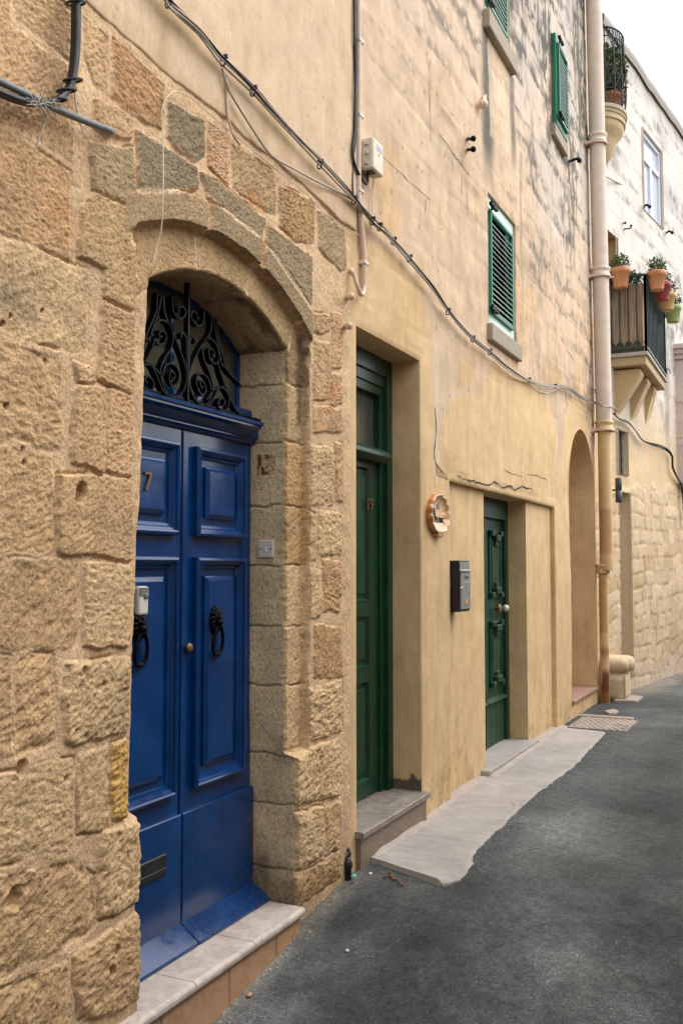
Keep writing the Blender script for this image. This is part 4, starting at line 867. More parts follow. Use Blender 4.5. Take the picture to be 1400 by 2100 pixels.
# openings in the plan of the front: doorway recess, small barred window, upper slot window, white window
def fx(a): return atF(*a)[0], atF(*a)[2]
DW = (fx((1270, 1200))[0], fx((1291, 1200))[0], fx((1280, 1392))[1], fx((1280, 1012))[1])
BW = (fx((1264, 930))[0], fx((1283, 930))[0], fx((1274, 972))[1], fx((1274, 885))[1])
SW = (fx((1238, 520))[0], fx((1262, 520))[0], fx((1250, 575))[1], fx((1250, 480))[1])
WW = (fx((1317, 380))[0], fx((1355, 380))[0], fx((1336, 447))[1], fx((1336, 290))[1])
rub = sstep(.02, -.02, Z - 2.75 + .25 * fbm(X * 1.2, Z * 1.2, 3, 301) - .12 * (X - 14)) 
row = np.floor((Z + .12 * fbm(X * 1.1, Z * .6, 2, 302)) / .20); fz = (Z + .12 * fbm(X * 1.1, Z * .6, 2, 302)) / .20 - row
off = _h(row, row * 0, 7) * 3; wid = .30 + .22 * _h(row, row * 0 + 2, 9); col = np.floor(X / wid + off); fxx = X / wid + off - col
jt = np.minimum(np.minimum(fz, 1 - fz) * .20, np.minimum(fxx, 1 - fxx) * wid) + .022 * fbm(X * 8, Z * 8, 4, 303)
dress = (X < DW[1] + .75); rough = rub * (1 - .55 * dress)
bh = .028 * (_h(row, col, 11) - .35) + .02 * fbm(X * 7, Z * 7, 4, 305) + .012 * fbm(X * 20, Z * 12, 3, 306)
H = rough * (sstep(-.003, .012, jt) * (.007 + .45 * bh)) + (1 - rub) * (.010 * fbm(X * 2, Z * 2, 4, 307)) + (rub * dress) * .012 * sstep(0, .02, jt)
c = _h(row, col, 15); T = np.empty(X.shape + (3,)); S0 = np.array((.66, .51, .34)); S1 = np.array((.53, .38, .215))
T[:] = S0; T = T * (1 - c[..., None]) + S1 * c[..., None]; T *= (1 + .14 * fbm(X * 5, Z * 5, 4, 308))[..., None]
k = (sstep(.017, .002, jt) * .85 * rub * sstep(-.5, .1, fbm(X * 4, Z * 4, 3, 320)))[..., None]; T = T * (1 - k) + np.array((.40, .245, .11)) * k
k = (sstep(.1, .5, fbm(X * 3, Z * 2, 4, 309)) * .35)[..., None]; T = T * (1 - k) + np.array((.66, .53, .38)) * k
P = np.empty_like(T); P[:] = (.67, .62, .565); up = sstep(3.0, 5.0, Z + .5 * fbm(X * 1.3, Z * 1.3, 3, 310))[..., None]
P = np.array((.62, .45, .265)) * (1 - up) + P * up; P = P * (1 + .08 * fbm(X * 3, Z * 3, 4, 311))[..., None]
g = sstep(.0, .45, fbm(X * .9, Z * 2.2, 5, 312)) * (.35 + .65 * sstep(-.1, .3, fbm(X * 8, Z * 5, 4, 319))) * 1.0 * up[..., 0]
rw = np.floor(Z / .31); cj = np.minimum(np.mod(Z, .31), .31 - np.mod(Z, .31)); cv = np.mod(X / .66 + .5 * np.mod(rw, 2), 1.0) * .66; cj = np.minimum(cj, np.minimum(cv, .66 - cv)); P = P * (1 + .14 * (_h(rw, np.floor(X / .66 + .5 * np.mod(rw, 2)), 21) - .5))[..., None]
g = np.maximum(g, .35 * sstep(.014, .003, cj) * sstep(-.3, .2, fbm(X * 2, Z * 2, 3, 322)) * up[..., 0])
g = np.maximum(g, .75 * sstep(.42, .62, vn(X * 1.3 + rw * 2.3, rw * 4.1, 323)) * sstep(.14, .0, np.mod(Z, .31) + .12 * (vn(X * 7, Z * 9, 324) - .4)) * sstep(.2, .5, vn(X * 15, Z * 20, 325)) * up[..., 0])
g = np.maximum(g, .75 * sstep(.25, .05, np.abs(X - 15.55 - .12 * fbm(Z * 2, Z * 0, 3, 314)) + .12 * fbm(X * 6, Z * 5, 3, 313)) * sstep(3.1, 3.9, Z + .3 * fbm(X * 3, Z * 3, 3, 3)) * sstep(6.5, 5.0, Z))
g = np.maximum(g, .55 * sstep(.5, .0, zpar(X) - Z + .25 * fbm(X * 4, Z * 4, 3, 315)))
P = P * (1 - g[..., None]) + np.array((.23, .215, .195)) * g[..., None]
r3 = rub[..., None]; T = T * r3 + P * (1 - r3)
cem = (.6 * sstep(.35, .1, Z + .2 * fbm(X * 3, Z * 3, 3, 316)) * sstep(12.9, 13.4, X))[..., None]; T = T * (1 - cem) + np.array((.55, .46, .37)) * cem
cx = (xs[:-1] + xs[1:]) / 2; cz = (zs[:-1] + zs[1:]) / 2; keep = np.ones((len(cz), len(cx)), bool)
for (a, b, c_, d) in (DW, BW, SW, WW): keep &= ~(((cx > a) & (cx < b))[None, :] & ((cz > c_) & (cz < d))[:, None])
Zc, Xc = np.meshgrid(cz, cx, indexing='ij'); keep &= Zc < zpar(Xc)
mb = MB(); mb.grid(X, farY(X) - H, Z, True, 0, np.clip(T, .02, .8), keep)
def fr_reveal(o, dep, tint):
    a, b, c_, d = o
    for x in (a - .012, b + .012): mb.add([(x, farY(x) - .03, c_ - .02), (x, farY(x) + dep, c_ - .02), (x, farY(x) + dep, d + .02), (x, farY(x) - .03, d + .02)], [[0, 1, 2, 3]], tint=tint)
    for z in (c_ - .01, d + .01): mb.add([(a, farY(a) - .02, z), (b, farY(b) - .02, z), (b, farY(b) + dep, z), (a, farY(a) + dep, z)], [[0, 1, 2, 3]], tint=tint)
fr_reveal(DW, .16, (.62, .50, .35)); fr_reveal(BW, .22, (.62, .50, .35)); fr_reveal(SW, .3, (.42, .29, .15)); fr_reveal(WW, .03, (.66, .58, .48))
# blind backs of the recesses, body, parapet coping and the taller block behind the drainpipe
for (a, b, c_, d), dep in ((DW, .16), (SW, .3)): mb.add([(a - .02, farY(a) + dep, c_ - .05), (b + .02, farY(b) + dep, c_ - .05), (b + .02, farY(b) + dep, d + .05), (a - .02, farY(a) + dep, d + .05)], [[0, 1, 2, 3]], tint=(.58, .46, .31))
pts = [(12.13, .36), (EX1, farY(EX1) + .36), (EX1, 5), (12.13, 5)]
mb.prism(pts, -.2, 8.3, 'Z', tint=(.6, .48, .34))
xp = np.linspace(12.7, EX1, 160)
sec = [(-.035, -.10), (-.05, -.02), (-.045, .045), (.15, .07), (.36, .05), (.36, -.1)]
Xc = np.stack([xp] * 6); Yc = np.stack([farY(xp) + o for o, _ in sec]); Zc = np.stack([zpar(xp) + o + .02 * fbm(xp * 6, xp * 0 + o, 3, 5) for _, o in sec]); mb.grid(Xc, Yc, Zc, False, 0, np.full(Xc.shape + (3,), .33) * np.array((1.05, .98, .88)))
mb.prism([(11.55, .03), (12.13, -.01), (12.66, -.055), (12.66, 4), (11.55, 4)], 3.9, 11.5, 'Z', tint=(.64, .55, .44))
obj('rubble_wall', mb, M['tinted'], eh)
# white window
a, b, c_, d = WW; ya, yb = farY(a), farY(b)
def bar(mb, x0, x1, z0, z1, y0, y1):
    mb.prism([(x0, farY(x0) + y0), (x1, farY(x1) + y0), (x1, farY(x1) + y1), (x0, farY(x0) + y1)], z0, z1, 'Z')
mb = MB(); f = .05
bar(mb, a, a + f, c_, d, .02, .08); bar(mb, b - f, b, c_, d, .02, .08); bar(mb, a, b, c_, c_ + f, .021, .08); bar(mb, a, b, d - f, d, .021, .08); bar(mb, a, b, d - .42, d - .36, .021, .08); bar(mb, (a + b) / 2 - .03, (a + b) / 2 + .03, c_, d - .4, .018, .08)
ww = obj('window', mb, M['whitewin'], eh, label='white framed casement window high in the far wall')
mb = MB(); bar(mb, a, b, c_, d, .055, .06); obj('pane', mb, simple('sky_tinted_glass', (.55, .62, .72), .08, var=.05), ww)  # pale sky reflection put into the pane's base colour
# barred window
a, b, c_, d = BW; mb = MB()
for i in range(4): x = a + (b - a) * (i + .5) / 4; mb.tube([(x, farY(x) + .05, c_), (x, farY(x) + .05, d)], .010, 6)
for i in range(4): z = c_ + (d - c_) * (i + .5) / 4; mb.tube([(a, farY(a) + .05, z), (b, farY(b) + .05, z)], .008, 6)
bwn = obj('window_bars', mb, M['rail'], eh); mb = MB(); bar(mb, a - .02, b + .02, c_, d, .18, .2); obj('dark_backing', mb, M['dark'], bwn)

# ---- lower balcony
BZ = 4.5; BX0, BX1, BY = 12.92, 14.95, -.53
mb = MB(); mb.prism([(BX0 - .02, BY), (BX1, BY), (BX1, farY(BX1) + .1), (BX0 - .02, .1)], BZ - .17, BZ - .05, 'Z', .01, tint=(.45, .34, .19)); mb.prism([(BX0 - .05, BY - .03), (BX1 + .03, BY - .03), (BX1 + .03, farY(BX1) + .1), (BX0 - .05, .1)], BZ - .052, BZ, 'Z', .008, tint=(.40, .37, .31))
bal = obj('balcony', mb, M['tinted'], eh)
for i, x in enumerate((BX0 + .10, BX0 + .78, BX0 + 1.46)):
    wy = farY(x + .1); mb = MB(); mb.prism([(wy + .05, BZ - .19), (BY + .10, BZ - .19), (BY + .08, BZ - .26), (BY + .13, BZ - .34), (wy + .02, BZ - .80), (wy + .05, BZ - .84)], x, x + .26, 'X', .012, tint=(.55, .40, .22)); obj('corbel', mb, M['tinted'], bal)
mb = MB(); rt = BZ + 1.02
def rail_run(p, q, n):
    p = np.array(p); q = np.array(q)
    for i in range(n + 1):
        a = p + (q - p) * i / n; th = .0085 if 0 < i < n else .015; mb.box((a[0] - th, a[1] - th, BZ), (a[0] + th, a[1] + th, rt))
    d = q - p; nn = np.array((-d[1], d[0])); nn = nn / np.linalg.norm(nn) * .018
    for z0, z1 in ((BZ + .045, BZ + .075), (rt, rt + .03)): mb.prism([tuple(p + nn), tuple(q + nn), tuple(q - nn), tuple(p - nn)], z0, z1, 'Z')
    for i in range(n):                                    # little scrolls in the corners of the bars
        a = p + (q - p) * (i + .5) / n; u = (q - p) / np.linalg.norm(q - p)
        if n < 8:
            for s_ in (-1, 1):
                for zz, sg in ((BZ + .08, 1), (rt, -1)):
                    P_ = [(*(a + u * s_ * .10), zz), (*(a + u * s_ * .085), zz + sg * .06), (*(a + u * s_ * .05), zz + sg * .075), (*(a + u * s_ * .035), zz + sg * .045), (*(a + u * s_ * .055), zz + sg * .03)]
                    mb.tube(smoothpath(P_, 4), .008, 5)
rail_run((BX0, .02), (BX0, BY), 5); rail_run((BX0, BY), (BX1, BY), 15); rail_run((BX1, BY), (BX1, farY(BX1)), 3)
obj('railing', mb, M['rail'], bal)
mb = MB(); n = 46
for (p, q) in (((BX0 + .035, .0), (BX0 + .035, BY + .045)), ((BX0 + .035, BY + .045), (BX1 - .05, BY + .045))):
    m_ = int(math.dist(p, q) / .012)
    for i in range(m_):
        a = [p[j] + (q[j] - p[j]) * i / m_ for j in (0, 1)]; w = .0058; mb.box((a[0] - w, a[1] - w, BZ + .03), (a[0] + w, a[1] + w, BZ + .93 + .03 * random.random()))
obj('reed_screen', mb, M['reed'], bal)

# ---- upper bow balcony
UZ = 7.72; ucx, urx, ury = 12.78, .40, .30
def bow(t, k=1.0, y0=-.03): return (ucx - urx * k * math.cos(t), y0 - ury * k * math.sin(t))
mb = MB(); an = np.linspace(0, PI, 25)
for k0, k1, z0, z1, tn in ((1.06, 1.10, UZ - .05, UZ, (.45, .38, .25)), (1.02, 1.06, UZ - .10, UZ - .05, (.40, .33, .2)), (.94, 1.02, UZ - .17, UZ - .10, (.55, .43, .27))):
    mb.prism([bow(t, k1) for t in an] + [(ucx + urx * k1, .1), (ucx - urx * k1, .1)], z0, z1, 'Z', tint=tn)
prof = [(.94, UZ - .17), (.95, UZ - .22), (.86, UZ - .28), (.66, UZ - .34), (.60, UZ - .38), (.50, UZ - .50), (.28, UZ - .62), (.05, UZ - .68)]
V = [(*bow(t, k), z) for k, z in prof for t in an]; F = [[i * 25 + j, i * 25 + j + 1, i * 25 + 26 + j, i * 25 + 25 + j] for i in range(len(prof) - 1) for j in range(24)]
mb.add(V, np.array(F), True, tint=(.58, .44, .26)); ub = obj('bow_balcony', mb, M['tinted'], eh)
mb = MB()
for z, r in ((UZ + .03, .010), (UZ + .22, .008), (UZ + .92, .009), (UZ + 1.04, .013)):
    mb.tube([(*bow(t, 1.0), z) for t in np.linspace(0, PI, 26)], r, 6)
for i in range(9):
    t = PI * i / 8; b0 = bow(t, 1.0)
    if i in (0, 8): mb.box((b0[0] - .013, b0[1] - .013, UZ), (b0[0] + .013, b0[1] + .013, UZ + 1.12))
    else: mb.tube(smoothpath([(*bow(t, 1.0), UZ), (*bow(t, 1.10), UZ + .30), (*bow(t, 1.04), UZ + .62), (*bow(t, 1.0), UZ + 1.04)], 5), .008, 6)
for i in range(8):                                        # crossing curved bars and rings
    t = PI * (i + .5) / 8; d = PI / 16
    mb.tube(smoothpath([(*bow(t - d, 1.02), UZ + .22), (*bow(t + d * .6, 1.09), UZ + .45), (*bow(t + d, 1.04), UZ + .70), (*bow(t, 1.02), UZ + .92)], 5), .006, 5)
    mb.tube(smoothpath([(*bow(t + d, 1.02), UZ + .22), (*bow(t - d * .6, 1.09), UZ + .45), (*bow(t - d, 1.04), UZ + .70), (*bow(t, 1.02), UZ + .92)], 5), .006, 5)
    c0 = bow(t, 1.0)
    for zc in (UZ + .98, UZ + .125):
        w = .05; mb.tube([(*bow(t + w * 1.3 * math.cos(q), 1.0), zc + w * math.sin(q)) for q in np.linspace(0, 2 * PI, 13)], .006, 5)
obj('bow_railing', mb, simple('blue_black_iron', (.02, .026, .04), .4, .4), ub)

# ---- pink enclosed balcony at the right edge
mb = MB(); x0, x1, o = 16.1, 18.4, .32
def pbar(xa, xb, z0, z1, out): mb.prism([(xa, farY(xa) - out), (xb, farY(xb) - out), (xb, farY(xb) + .1), (xa, farY(xa) + .1)], z0, z1, 'Z', .008)
pbar(x0, x1, 2.95, 5.1, o - .14); pbar(x0 - .06, x1, 5.02, 5.10, o - .06); pbar(x0 - .10, x1, 5.10, 5.18, o - .02); pbar(x0 - .14, x1, 5.18, 5.26, o + .03); pbar(x0 - .02, x0 + .22, 3.09, 5.01, o - .10); pbar(x0 - .04, x0 + .26, 4.32, 4.40, o - .06); pbar(x0 - .06, x1, 3.0, 3.08, o - .08); pbar(x0 - .03, x1, 3.62, 3.70, o - .08); pbar(x0 - .03, x1, 3.74, 3.78, o - .06)
obj('enclosed_balcony', mb, M['pink'], eh)
# ================================================================== GROUND
def gz(X, Y):
    X = np.asarray(X, float); Y = np.asarray(Y, float)
    s = 4.75 - X; dip = .16 * .25 * np.log1p(np.exp(np.clip(s / .25, -30, 30)))
    return -np.minimum(dip, .36) - .025 * sstep(-.5, -1.6, Y) + .012 * fbm(X * .7, Y * .7, 3, 401) + .004 * fbm(X * 5, Y * 5, 3, 402)
xs = np.concatenate([[-250, -90, -30, -14], np.arange(-7, 19, .055), np.linspace(19.2, 30, 24), [40, 70, 130, 250]])
ys = np.concatenate([[-250, -90, -30, -14, -9], np.arange(-6.5, .4, .05), [1, 6, 20, 80, 250]])
X, Y = np.meshgrid(xs, ys); Zg = gz(X, Y) - .03 * sstep(-.50, -.40, Y) * sstep(4.98, 5.15, X) * sstep(9.95, 9.85, X)
T = np.ones(X.shape + (3,))
# pale areas and the dark loose patch at the foot of the steps
for (p, q, r, k_, col) in ((1200, 1725, .55, .9, (1.95, 1.95, 1.8)), (1180, 1990, .35, .45, (1.6, 1.6, 1.5)), (760, 1900, .22, .5, (1.5, 1.55, 1.5)), (520, 2040, .22, .6, (1.7, 1.75, 1.75)), (850, 1830, .22, .5, (1.5, 1.45, 1.3)),
                           (1340, 1480, .7, .7, (1.9, 1.95, 1.9)), (1380, 1420, .9, .9, (2.3, 2.3, 2.2)), (720, 2000, .30, .55, (.55, .58, .6)), (880, 1980, .5, .4, (.7, .7, .74)), (700, 1870, .16, .7, (.5, .5, .5)), (960, 1830, .16, .6, (.6, .6, .62)), (1060, 1740, .3, .5, (.7, .7, .74)), (610, 2090, .2, .6, (.6, .6, .6))):
    gx, gy = gnd(p, q, -.05); d = np.sqrt(((X - gx) * .55) ** 2 + (Y - gy) ** 2) + .35 * r * fbm(X * 4, Y * 4, 4, 404); k = (k_ * sstep(r, r * .15, d))[..., None]; T = T * (1 - k) + T * np.array(col) * k
# pale grit washed against the far wall and the foot of the walls
k = (.75 * sstep(46, 44, X) * sstep(-1.0, -.2, farY(X) - Y) * sstep(.55, .15, farY(X) - Y + .18 * fbm(X * 2.2, Y * 3, 4, 405)) * sstep(12.5, 13.2, X))[..., None]; T = T * (1 - k) + np.array((4.6, 3.7, 3.0)) * k
k = (.5 * sstep(.16, .02, -Y + .1 * fbm(X * 5, Y * 6, 4, 406)) * (X < 4.9))[..., None]; T = T * (1 - k) + np.array((3.0, 2.5, 1.9)) * k
T = T * (1 + sstep(6.2, 4.4, X + .8 * (Y + 1)) * (.45 * fbm(X * 3, Y * 3, 4, 430) + .30 * fbm(X * 17, Y * 17, 3, 431)))[..., None]; T = T * (1 + .55 * fbm(X * .30, Y * 1.5, 4, 432))[..., None]; T = np.maximum(T, .2)
k = (.4 * sstep(.2, .7, fbm(X * .9, Y * 1.4, 4, 407)))[..., None]; T = T * (1 - k) + T * np.array((1.35, 1.38, 1.32)) * k
mb = MB(); mb.grid(X, Y, Zg, True, 0, T); tag(obj('road', mb, M['asphalt']), kind='structure')
# concrete pavement strip
edge = [gnd(*q) for q in [(905, 1808), (930, 1803), (950, 1792), (966, 1775), (972, 1755), (990, 1735), (1010, 1715), (1032, 1698), (1060, 1668), (1105, 1630), (1132, 1610), (1160, 1587), (1183, 1563), (1205, 1541), (1222, 1525), (1242, 1503)]]
e = smoothpath(edge, 40); e[:, 1] += .012 * fbm(e[:, 0] * 5, e[:, 0] * 0, 4, 410) + .013 * fbm(e[:, 0] * 22, e[:, 0] * 0, 4, 411)
mb = MB(); n = len(e); tt = np.linspace(0, 1, 40); xi = np.linspace(5.06, 9.95, n)
Xg = e[:, 0][None, :] * (1 - tt)[:, None] + xi[None, :] * tt[:, None]; Yg = e[:, 1][None, :] * (1 - tt)[:, None] + .02 * tt[:, None]
cr = np.minimum(tt * 14, 1)[:, None]
Zp = .009 + .006 * fbm(Xg * 1.2, Yg * 2, 3, 412) - .020 * (1 - cr) ** 2
mb.grid(Xg, Yg, Zp, True); Zl = np.stack([Zp[0] - .05, Zp[0]]); mb.grid(np.stack([Xg[0], Xg[0]]), np.stack([Yg[0] - .012, Yg[0]]), Zl)
mb.grid(np.stack([Xg[:, 0] - .01, Xg[:, 0]], 1), np.stack([Yg[:, 0], Yg[:, 0]], 1), np.stack([Zp[:, 0] - .05, Zp[:, 0]], 1))
pav = tag(obj('pavement', mb, M['pave']), kind='structure')
# pale mortar fillets: along the wall, across the slab and beyond the drain
mb = MB()
def fillet(x0, x1, y0, y1, z, sd):
    n = max(8, int((x1 - x0) / .03)); x = np.linspace(x0, x1, n); w = (.35 + .65 * vn(x * 5, x * 0, sd)) * np.clip(np.minimum(x - x0, x1 - x) / .12, 0, 1) - .6 * (1 - np.clip(np.minimum(x - x0, x1 - x) / .10, 0, 1))
    A = np.stack([x, np.full(n, y0) - .02 * vn(x * 9, x * 0, sd + 1), np.full(n, z - .018)], 1); B = np.stack([x, (y0 + y1) / 2 + 0 * x, z - .001 + .006 * w], 1); C_ = np.stack([x, np.full(n, y1), z + .018 * w], 1)
    G = np.stack([A, B, C_]); mb.grid(G[..., 0], G[..., 1], G[..., 2])
fillet(5.95, 6.55, -.04, .02, .016, 3); fillet(5.06, 5.95, -.075, -.02, .016, 4); fillet(6.5, 7.38, -.03, .06, .016, 5); fillet(7.36, 8.98, -.085, -.02, .016, 7); fillet(8.95, 10.1, -.05, .06, .016, 9)
tag(obj('pavement_mortar', mb, M['kerb']), kind='structure')

# ================================================================== STREET THINGS
# big drainpipe
pc = lambda z: (12.05 - .045 * max(0, z - 3.4), -.128)
G = 'parts'
dp = thing('drainpipe', 'tall beige drainpipe at the end of the plaster house, rusted at its foot', 'drainpipe', (12.05, -.11, 0))
cream = np.array((.68, .565, .47)); och = np.array((.66, .47, .24)); rust = np.array((.16, .055, .018))
def pipe_sec(z0, z1, r, col, name=None, rusty=False):
    n = 40 if rusty else 14; zz = np.linspace(z0, z1, n); m = 28; an = np.linspace(0, 2 * PI, m, endpoint=False); V = []; T = []
    for z in zz:
        cx_, cy_ = pc(z); cy_ = cy_ if r > .08 else -.085
        for a in an:
            V.append((cx_ + r * math.cos(a), cy_ + r * math.sin(a), z)); t = col.copy()
            if rusty:
                f = max(0, math.cos(a - math.radians(205))); k = sstep(.3, .75, np.array(f + .5 * (vn(np.array([z * 6]), np.array([a]), 5)[0] - .5))) * (sstep(.46, .34, np.array(z)) + .75 * sstep(.12, .0, abs(np.array(z) - .62)) + .6 * sstep(.2, 0., abs(np.array(z) - 1.55)) * .6); k = min(1, float(k)); g2 = np.array((.50, .20, .04)); t = t * (1 - k) + (g2 * (1 - k) + rust * k) * k
                k2 = .5 * float(sstep(.15, .6, np.array(math.cos(a - math.radians(180))))) * float(vn(np.array([z * 3.]), np.array([2.]), 8)[0] > .45) * (z < 2.4); t = t * (1 - k2) + g2 * k2 * .8
            T.append(t)
    F = [[i * m + k, i * m + (k + 1) % m, (i + 1) * m + (k + 1) % m, (i + 1) * m + k] for i in range(n - 1) for k in range(m)]
    return np.array(V), np.array(F), np.array(T)
mb = MB()
for (z0, z1, r, c, ru) in ((3.42, 9.9, .098, cream, False), (1.62, 3.42, .082, och * .97, True), (-.02, 1.64, .055, och, True)):
    V, F, T = pipe_sec(z0, z1, r, c, None, ru); mb.add(V, F, True, 0, T)
obj('pipe', mb, M['pipe'], dp)
def collar(z, r, col):
    cx_, cy_ = pc(z); cy_ = cy_ if r > .09 else -.085; mb = MB(); mb.lathe([(r - .012, -.06), (r + .004, -.055), (r + .004, -.03), (r - .004, -.025), (r - .004, .02), (r + .008, .03), (r + .008, .055), (r - .012, .06)], (cx_, cy_, z), 28, tint=col); obj('pipe_collar', mb, M['pipe'], dp)
for z in (8.9, 7.02, 5.34): collar(z, .113, cream)
collar(3.42, .108, och * 1.02); collar(1.64, .078, och)
for z in (8.86, 6.95, 5.28, 3.36):
    cx_, cy_ = pc(z); mb = MB(); mb.tube([(cx_ + .118 * math.cos(a), cy_ + .118 * math.sin(a), z) for a in np.linspace(-PI, PI, 22)], .013, 6, caps=False); mb.box((cx_ - .15, -.02, z - .03), (cx_ - .09, .02, z + .03), .004); mb.box((cx_ - .135, cy_ - .01, z - .012), (cx_ - .11, 0, z + .012)); mb.tube([(cx_ - .02, cy_ - .16, z - .02), (cx_ - .02, cy_ - .10, z - .02)], .012, 6); obj('pipe_bracket', mb, M['conduit'], dp)
# black conduit cable group on the joint of the houses
def wall_cable(name, pts, r, mat, label, cat, out=.02, group=None, n=7):
    P = [at3(p[0], p[1], -(p[2] if len(p) > 2 else out)) for p in pts]; mb = MB(); mb.tube(smoothpath(P, 5), r, n); o = obj(name, mb, mat); tag(o, label, cat, group); return o
cd = thing('conduit', 'thin beige conduit pipe running down the joint between the two houses, hooked at its end', 'conduit', at3(736, 450, 0))
mb = MB(); P = [at3(x, y, -.022) for x, y in [(735, -30), (735, 200), (735, 400), (741, 470), (746, 540), (746, 590)]]; mb.tube(smoothpath(P, 4), .0165, 10)
obj('pipe', mb, M['conduit'], cd)
mb = MB(); P = [at3(x, y, -o) for x, y, o in [(746, 540, .022), (747, 580, .024), (745, 600, .034), (739, 603, .045), (733, 588, .05), (727, 568, .035), (721, 556, .02), (719, 552, -.02)]]; mb.tube(smoothpath(P, 5), .013, 9); obj('hooked_end', mb, M['conduit'], cd)
for y in (85, 238, 392, 540):
    x, z = at(736 if y < 450 else 746, y, -.02); mb = MB(); mb.box((x - .028, -.041, z - .012), (x + .028, .0, z + .012), .005); obj('pipe_clip', mb, M['white'], cd)
bc = thing('black_cable', 'black cables strapped beside the beige conduit and looping into the white junction box', 'cable', at3(729, 200, 0))
for i, (pts, r) in enumerate((([(727, -20), (727, 60), (729, 140), (728, 220), (727, 270), (723, 300), (724, 325), (732, 350), (744, 370), (751, 377), (754, 370), (753, 355)], .009), ([(731, -20), (731, 70), (732, 150), (730, 230), (729, 290), (724, 330), (723, 380), (726, 410)], .0045), ([(728, -20), (729, 60), (727, 110), (730, 180), (728, 260)], .007))):
    mb = MB(); mb.tube(smoothpath([at3(x, y, -.022 - .008 * (i == 0)) for x, y in pts], 5), r, 7); obj('cable', mb, M['black'], bc)
# junction box
jb = thing('junction_box', 'cream junction box with a grey-blue label on the wall beside the black cable', 'junction box', at3(752, 320, 0))
x0, z0 = at(749, 352, -.02); x1 = x0 + .30; z1 = z0 + .36; yb = -.135
x0, x1 = 4.945, 5.10; z0, z1 = 3.968, 4.160; yb = -.092
mb = MB(); mb.box((x0, yb, z0), (x1, -.012, z1), .014, seg=3); obj('cover', mb, M['beige'], jb)
mb = MB(); mb.box((x0 - .004, -.04, z0 + .012), (x1 + .004, -.004, z1 - .012), .006); obj('back_plate', mb, M['beige'], jb)
for zc in (z0 + .04, z0 + .10, z0 + .155):
    mb = MB(); mb.tube([(x0 - .008, -.055, zc - .010), (x0 - .008, -.055, zc + .010)], .008, 8) if zc == z0 + .10 else mb.box((x0 - .010, -.062, zc - .011), (x0 + .003, -.035, zc + .011), .002); obj('hinge', mb, M['beige'], jb)
mb = MB(); mb.box((x0 + .02, -.075, z0 - .004), (x0 + .075, -.035, z0 + .004)); obj('cable_entry', mb, M['black'], jb)
mb = MB(); mb.box((x0 + .045, yb - .0012, z1 - .062), (x0 + .130, yb + .002, z1 - .030)); lab = obj('label', mb, M['blue_label'], jb)
mb = MB(); text_mb('GO', .030, .0005, (x0 + .088, yb - .0016, z1 - .046), mb=mb); obj('label_lettering', mb, M['white'], lab)
mb = MB(); mb.tube([(x0 + .085 + .012 * math.cos(a), yb - .0005, z1 - .084 + .008 * math.sin(a)) for a in np.linspace(.3, 5.6, 16)], .0013, 5); obj('embossed_mark', mb, M['blue_label'], jb)
for i in (0, 1): wall_cable('thin_wire', [(764 + i * 3, 367, .05), (762 + i * 3, 385, .015), (757 + i * 6, 420, .008), (758 + i * 4, 455, .008), (762, 470, .01)], .0025, M['conduit'], ('left' if i == 0 else 'right') + ' one of two thin wires dropping from the junction box to the cable bundle', 'wire', group='wires under the junction box')

# main cable bundle across both houses
route = [(300, -40), (330, -8), (345, 12), (400, 62), (440, 110), (457, 128), (518, 188), (560, 236), (620, 300), (690, 374), (725, 412), (760, 455), (790, 481), (830, 526), (880, 586), (917, 641), (960, 690), (1003, 723), (1040, 755), (1085, 783), (1120, 793), (1150, 794), (1166, 799), (1190, 815), (1215, 825)]
cb = thing('cable_bundle', 'bundle of black, grey and white cables slung diagonally across both house fronts', 'cables', at3(725, 412, 0))
base = smoothpath([at3(x, y, -.035) for x, y in route], 8); n = len(base); s_ = np.arange(n) / 8.0
mats = [M['cable'], M['cable'], M['white'], M['black'], M['cable'], M['conduit'], M['black']]
for i in range(7):
    off = np.stack([np.zeros(n), -.012 + .012 * (vn(s_ * .7, s_ * 0, 500 + i) - .5) - .006 * (i % 2), .013 * (vn(s_ * .45 + i, s_ * 0, 520 + i) - .5) * 2 + .0045 * (i - 3)], 1)
    P = base + off
    tail = [at3(x, y, -o) for x, y, o in [(1236, 833, .24 + .01 * i), (1256, 836, .24), (1266, 840, .12), (1262, 845, -.01)]] if i % 2 == 0 else [at3(x, y, -o) for x, y, o in [(1232, 831 + i * .4, .235), (1250, 834, .22), (1258, 838, .05)]]
    P = np.concatenate([P, smoothpath([P[-1]] + tail, 5)[1:]])
    mb = MB(); mb.tube(P, .0045 if i not in (0, 3) else .0055, 6); obj('cable', mb, mats[i], cb)
for (x, y) in ((345, 8), (457, 128), (518, 190), (655, 340), (725, 413), (762, 456), (777, 468), (806, 497), (838, 533), (917, 641), (968, 697), (1003, 724), (1083, 782), (1137, 794)):
    a = np.array(at3(x, y, -.042)); mb = MB(); mb.tube([a + np.array((0, (.013) * math.cos(q), .017 * math.sin(q))) for q in np.linspace(0, 2 * PI, 12)], .004, 5, caps=False); mb.box(a + np.array((-.006, -.024, .014)), a + np.array((.008, .012, .034)), .003); obj('cable_tie', mb, M['black'], cb)
